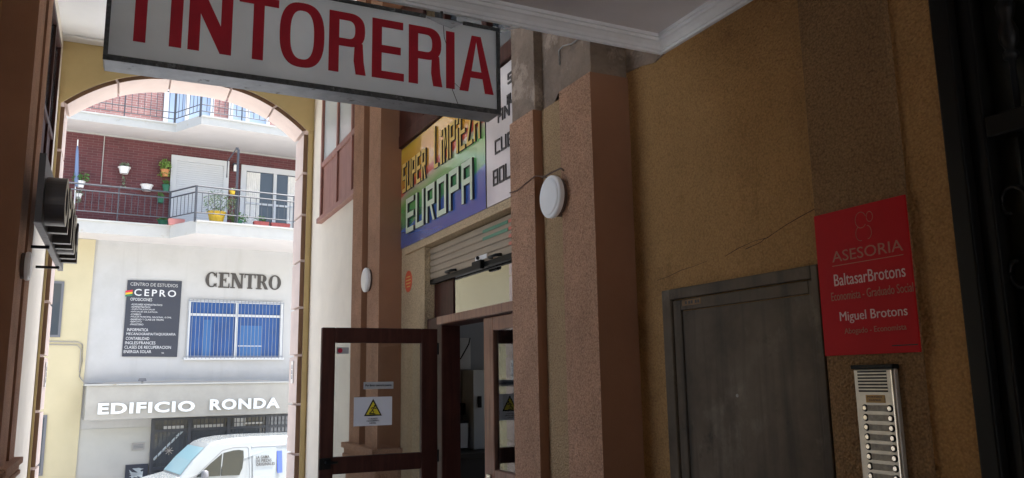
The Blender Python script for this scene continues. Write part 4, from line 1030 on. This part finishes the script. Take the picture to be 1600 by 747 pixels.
# ------------------------------------------------------------ balcony things
def pot(name, label, u, n, z, r, h, mp, ml, foliage, hang=None, grp='potted plants on the lower balcony', rim=True):
    t = thing(name, label, 'plant pot', F(u, n, z), grp)
    c = F(u, n, z); b = MB(); b.lathe([(r*.66, 0), (r*.95, h*.9), (r*1.08, h*.9), (r*1.08, h), (r*.9, h), (r*.88, h*.9)], c, n=16); b.build('pot', mp, t, smooth=False)
    b = MB()
    for (dz, rad, nn, sz) in foliage: b.leaves(c+Vector((0, 0, h+dz)), rad, nn, sz)
    for _ in range(5): 
        a = random.uniform(0, 6.28); b.tube([c+Vector((0, 0, h*.8)), c+Vector((math.cos(a)*r*.8, math.sin(a)*r*.8, h+foliage[0][1][2]))], .006, 4)
    b.build('foliage', ml, t, normals=False)
    if hang:
        b = MB(); b.tube([c+Vector((0, 0, h*.6)), c-Vector(FN)*hang+Vector((0, 0, h*.6))], .01, 5); b.build('holder', 'rail', t)
    return t
random.seed(11)
pot('hanging_pot', 'white pot of bushy green foliage at the left end of the balcony rail', -1.0, .30, 4.30, .11, .17, 'white', 'green', [(.10, (.22, .2, .16), 120, .05)])
pot('hanging_pot', 'small pale trailing pot hung below the bushy white one', -1.02, .30, 4.05, .08, .13, 'white', 'greenpale', [(.02, (.1, .1, .09), 50, .04), (-.16, (.08, .08, .1), 40, .035)])
pot('wall_pot', 'white pot with a drooping dry stem on the brick wall, highest of the white pots', -.14, .11, 4.76, .15, .18, 'white', 'greenpale', [(.06, (.15, .1, .08), 50, .045), (-.36, (.04, .05, .2), 22, .035), (-.55, (.14, .05, .03), 16, .03)], .12)
pot('wall_pot', 'empty looking rounded white bowl on the brick wall beside the shutter', .35, .11, 4.41, .16, .17, 'white', 'greenpale', [(.0, (.1, .1, .03), 12, .03)], .12)
pot('wall_pot', 'orange pot overflowing with light green leaves by the shuttered door', .72, .11, 4.80, .11, .19, 'potorange', 'greenlt', [(.12, (.16, .14, .18), 140, .05), (-.1, (.2, .12, .12), 60, .045)], .12)
pot('wall_pot', 'green pot on the brick wall, middle of the column by the shutter', .76, .11, 4.45, .10, .18, 'potgreen', 'green', [(.05, (.1, .1, .1), 50, .045)], .12)
pot('wall_pot', 'green pot on the brick wall, lowest of the column by the shutter', .66, .11, 4.16, .10, .16, 'potgreen', 'green', [(.04, (.1, .1, .09), 45, .045)], .12)
pot('floor_pot', 'big yellow pot with a tall loose shrub behind the balcony corner', 1.66, 1.45, 3.53, .24, .30, 'potyellow', 'greenpale', [(.28, (.36, .25, .33), 230, .045), (.05, (.45, .25, .12), 60, .045)])
pot('rail_pot', 'small yellow pot hooked on the rail by the dark post', 1.93, 1.68, 4.17, .085, .13, 'potyellow', 'greenpale', [(.0, (.09, .09, .05), 25, .035), (-.35, (.18, .1, .22), 110, .045)])
pot('floor_pot', 'low green pot on the slab where the balcony steps forward', .66, .70, 3.505, .13, .16, 'potgreen', 'green', [(.03, (.16, .12, .06), 50, .045)])
pot('floor_pot', 'dark green shrub in a green pot under the dark post', 2.12, 1.50, 3.505, .12, .14, 'potgreen', 'green', [(.08, (.28, .18, .16), 130, .05)])
def trough(label, u, n, w, m_, ml=None, z=3.505):
    t = thing('planter', label, 'planter', F(u, n, z), 'long planters on the balcony slab')
    b = MB(); b.prism([(u-w/2+.02, z), (u+w/2-.02, z), (u+w/2, z+.13), (u-w/2, z+.13)], n-.07, n+.07, FZ); b.build('trough', m_, t, bevel=.006)
    MB().box(u-w/2+.02, u+w/2-.02, n-.06, n+.06, z+.13, z+.135, T=F).build('soil', 'soil', t)
    if ml:
        b = MB(); b.leaves(F(u, n, z+.2), (w*.5, .1, .08), 60, .04); b.build('foliage', ml, t, normals=False)
    return t
trough('pale rose planter beside the step of the balcony', .90, 1.0, .34, 'potpink')
trough('long red planter near the glazed balcony door', 2.62, 1.52, .34, 'potred', 'green')
trough('second red planter nearest the arch edge, after the small white gap', 3.06, 1.50, .44, 'potred')
t = thing('folded_parasol', 'slim folded blue grey parasol on a pale pole against the brick', 'parasol', F(-1.08, .35, 3.5))
b = MB(); b.tube([F(-1.08, .35, 3.5), F(-1.12, .35, 5.36)], .014, 8); b.build('pole', 'white', t)
b = MB(); b.tube([F(-1.085, .35, 4.30), F(-1.09, .35, 4.5), F(-1.115, .35, 5.1), F(-1.12, .35, 5.22)], [.03, .055, .035, .015], 8); b.build('canopy', 'bluepole', t, smooth=True)
b = MB(); b.tube([F(-.58, .02, 5.62), F(-.585, .02, 4.5)], .012, 6)
single('downpipe', b, 'slab', 'thin pale pipe running down the dark brick wall', 'pipe', F(-.58, .02, 4.5))
t = thing('awning_post', 'dark post with a slanting folded arm rising from the balcony rail', 'awning', F(2.02, 1.7, 3.5))
b = MB(); b.box(2.00, 2.045, 1.66, 1.70, 3.5, 5.22, T=F); b.build('post', 'rail', t); b = MB(); b.tube([F(2.02, 1.68, 5.22), F(1.985, 1.68, 5.25), F(1.80, 1.66, 4.92), F(1.80, 1.66, 4.55)], .016, 6); b.build('arm', 'rail', t, smooth=True)
b = MB(); b.lathe([(.035, -.05), (.035, .02)], F(2.0, 1.68, 5.235), FU, 10); b.build('pivot', 'rail', t)
t = thing('wall_lantern', 'small white lantern on the brick between the two balcony doors', 'lantern', F(2.31, .05, 5.2))
b = MB(); b.box(2.27, 2.35, .04, .12, 5.12, 5.28, T=F); b.build('glass_body', 'white', t, bevel=.006); b = MB(); b.box(2.25, 2.37, .0, .13, 5.28, 5.31, T=F); b.box(2.27, 2.35, 0, .04, 5.18, 5.24, T=F); b.build('cap', 'rail', t)

# ------------------------------------------------------------ van parked in the street
vx, vy, vz = .3, 20.8, ST
van = thing('parked_van', 'white delivery van parked facing left before the entrance door', 'van', (vx, vy, vz))
VT = R(10)
def Vn(l, w, h): return (vx+1.9+(l-1.9)*math.cos(VT)-w*math.sin(VT), vy+(l-1.9)*math.sin(VT)+w*math.cos(VT), vz+h)
def inset(h): return 0.0 if h < .95 else (h-.95)*.16
prof_ = [(.02, .32), (-.01, .55), (.03, .70), (.14, .78), (.55, .93), (1.14, 1.06), (1.42, 1.40), (1.72, 1.69), (1.82, 1.765), (2.0, 1.825), (2.3, 1.865), (2.8, 1.88), (4.2, 1.86), (4.33, 1.80), (4.40, 1.3), (4.42, .5), (4.38, .32)]
b = MB(); W_ = 1.78; n = len(prof_)
ys = []
vs = []
for side_ in (0, 1):
    for (l_, h_) in prof_:
        k = inset(h_); vs.append(Vn(l_, k if side_ == 0 else W_-k, h_))
fs = [(i, (i+1) % n, (i+1) % n+n, i+n) for i in range(n)] + [list(range(n)), list(range(2*n-1, n-1, -1))]
b.add(vs, fs)
body = b.build('body', 'vanpaint', van, label=None); bv = body.modifiers.new('bevel', 'BEVEL'); bv.width = .075; bv.segments = 4; bv.limit_method = 'ANGLE'; bv.angle_limit = R(50)
def side_poly(pts, out=.006): return [Vn(l_, inset(h_)-out, h_) for l_, h_ in pts]
def sidepatch(name, pts, m_, out=.006, parent=van):
    b = MB(); vs = side_poly(pts, out)+side_poly(pts, out-.02); n = len(pts)
    b.add(vs, [list(range(n)), list(range(2*n-1, n-1, -1))]+[(i, (i+1) % n, (i+1) % n+n, i+n) for i in range(n)]); return b.build(name, m_, parent)
sidepatch('side_window', [(1.50, 1.03), (2.045, 1.02), (2.10, 1.525), (1.83, 1.32)], 'vanglass')
sidepatch('side_window', [(2.075, 1.02), (2.50, 1.00), (2.575, 1.16), (2.61, 1.40), (2.605, 1.56), (2.50, 1.585), (2.36, 1.58), (2.13, 1.535)], 'vanglass')
def gap(pts, w=.006): 
    b = MB(); b.tube([Vector(q) for q in side_poly(pts, .001)], w, 4); return b.build('panel_gap', 'greyplastic', van)
gap([(1.40, 1.0), (1.55, 1.10), (1.86, 1.38), (2.12, 1.60), (2.38, 1.65), (2.68, 1.65), (2.73, 1.60), (2.75, .97), (2.72, .45)])
gap([(2.80, 1.64), (4.2, 1.62)], .010); gap([(2.81, 1.64), (2.82, .45)], .005)
sidepatch('cargo_panel', [(2.84, .70), (3.42, .70), (3.42, 1.60), (2.84, 1.60)], 'vanpaint', .003)
sidepatch('logo_band', [(3.44, .98), (3.56, .98), (3.56, 1.50), (3.44, 1.50)], 'bluelogo', .005)
for k, (tx, w) in enumerate((('LA GAMA', .33), ('DE PIEZAS', .38), ('ORIGINALES', .46))):
    h_ = 1.345-.085*k
    MB().text(tx, Vn(2.91, inset(h_)-.006, h_), (math.cos(VT), math.sin(VT), 0), (-.16*math.sin(VT), .16*math.cos(VT), 1), w, .072, .002, 0, .02, 1.1).build('lettering', 'letterdark', van)
b = MB()
q = [(1.17, 1.10), (1.42, 1.405), (1.70, 1.672)]
off = Vector((-.008*.64, 0, .008*.77))
vs = []
for (l_, h_) in q:
    for w in (.06+inset(h_), W_-.06-inset(h_)): vs.append(Vector(Vn(l_, w, h_))+off)
b.add(vs, [(0, 1, 3, 2), (2, 3, 5, 4)]); b.build('windscreen', 'vanscreen', van)
b = MB(); b.lathe([(.02, -.11), (.075, -.08), (.085, 0), (.075, .09), (.03, .12)], Vn(1.66, -.12, 1.07), (0, 0, 1), 14); b.build('mirror', 'greyplastic', van, smooth=True)
for l_ in (.85, 3.55):
    b = MB(); b.lathe([(.2, -.01), (.31, 0), (.32, .03), (.32, .17), (.3, .2)], Vn(l_, -.01, .32), (-math.sin(VT), math.cos(VT), 0), 28); w = b.build('wheel', 'rubber', van)
    b = MB(); b.lathe([(.19, 0), (.19, .03), (.05, .02)], Vn(l_, -.02, .32), (-math.sin(VT), math.cos(VT), 0), 20); b.build('rim', 'alu', w)
b = MB(); b.box(-.06, .1, .05, W_-.05, .32, .55, T=Vn); b.build('bumper', 'greyplastic', van, bevel=.03)
for w in (.18, W_-.18-.3):
    b = MB(); b.box(-.01, .10, w, w+.3, .55, .70, T=Vn); b.build('headlight', 'chrome', van, bevel=.03)
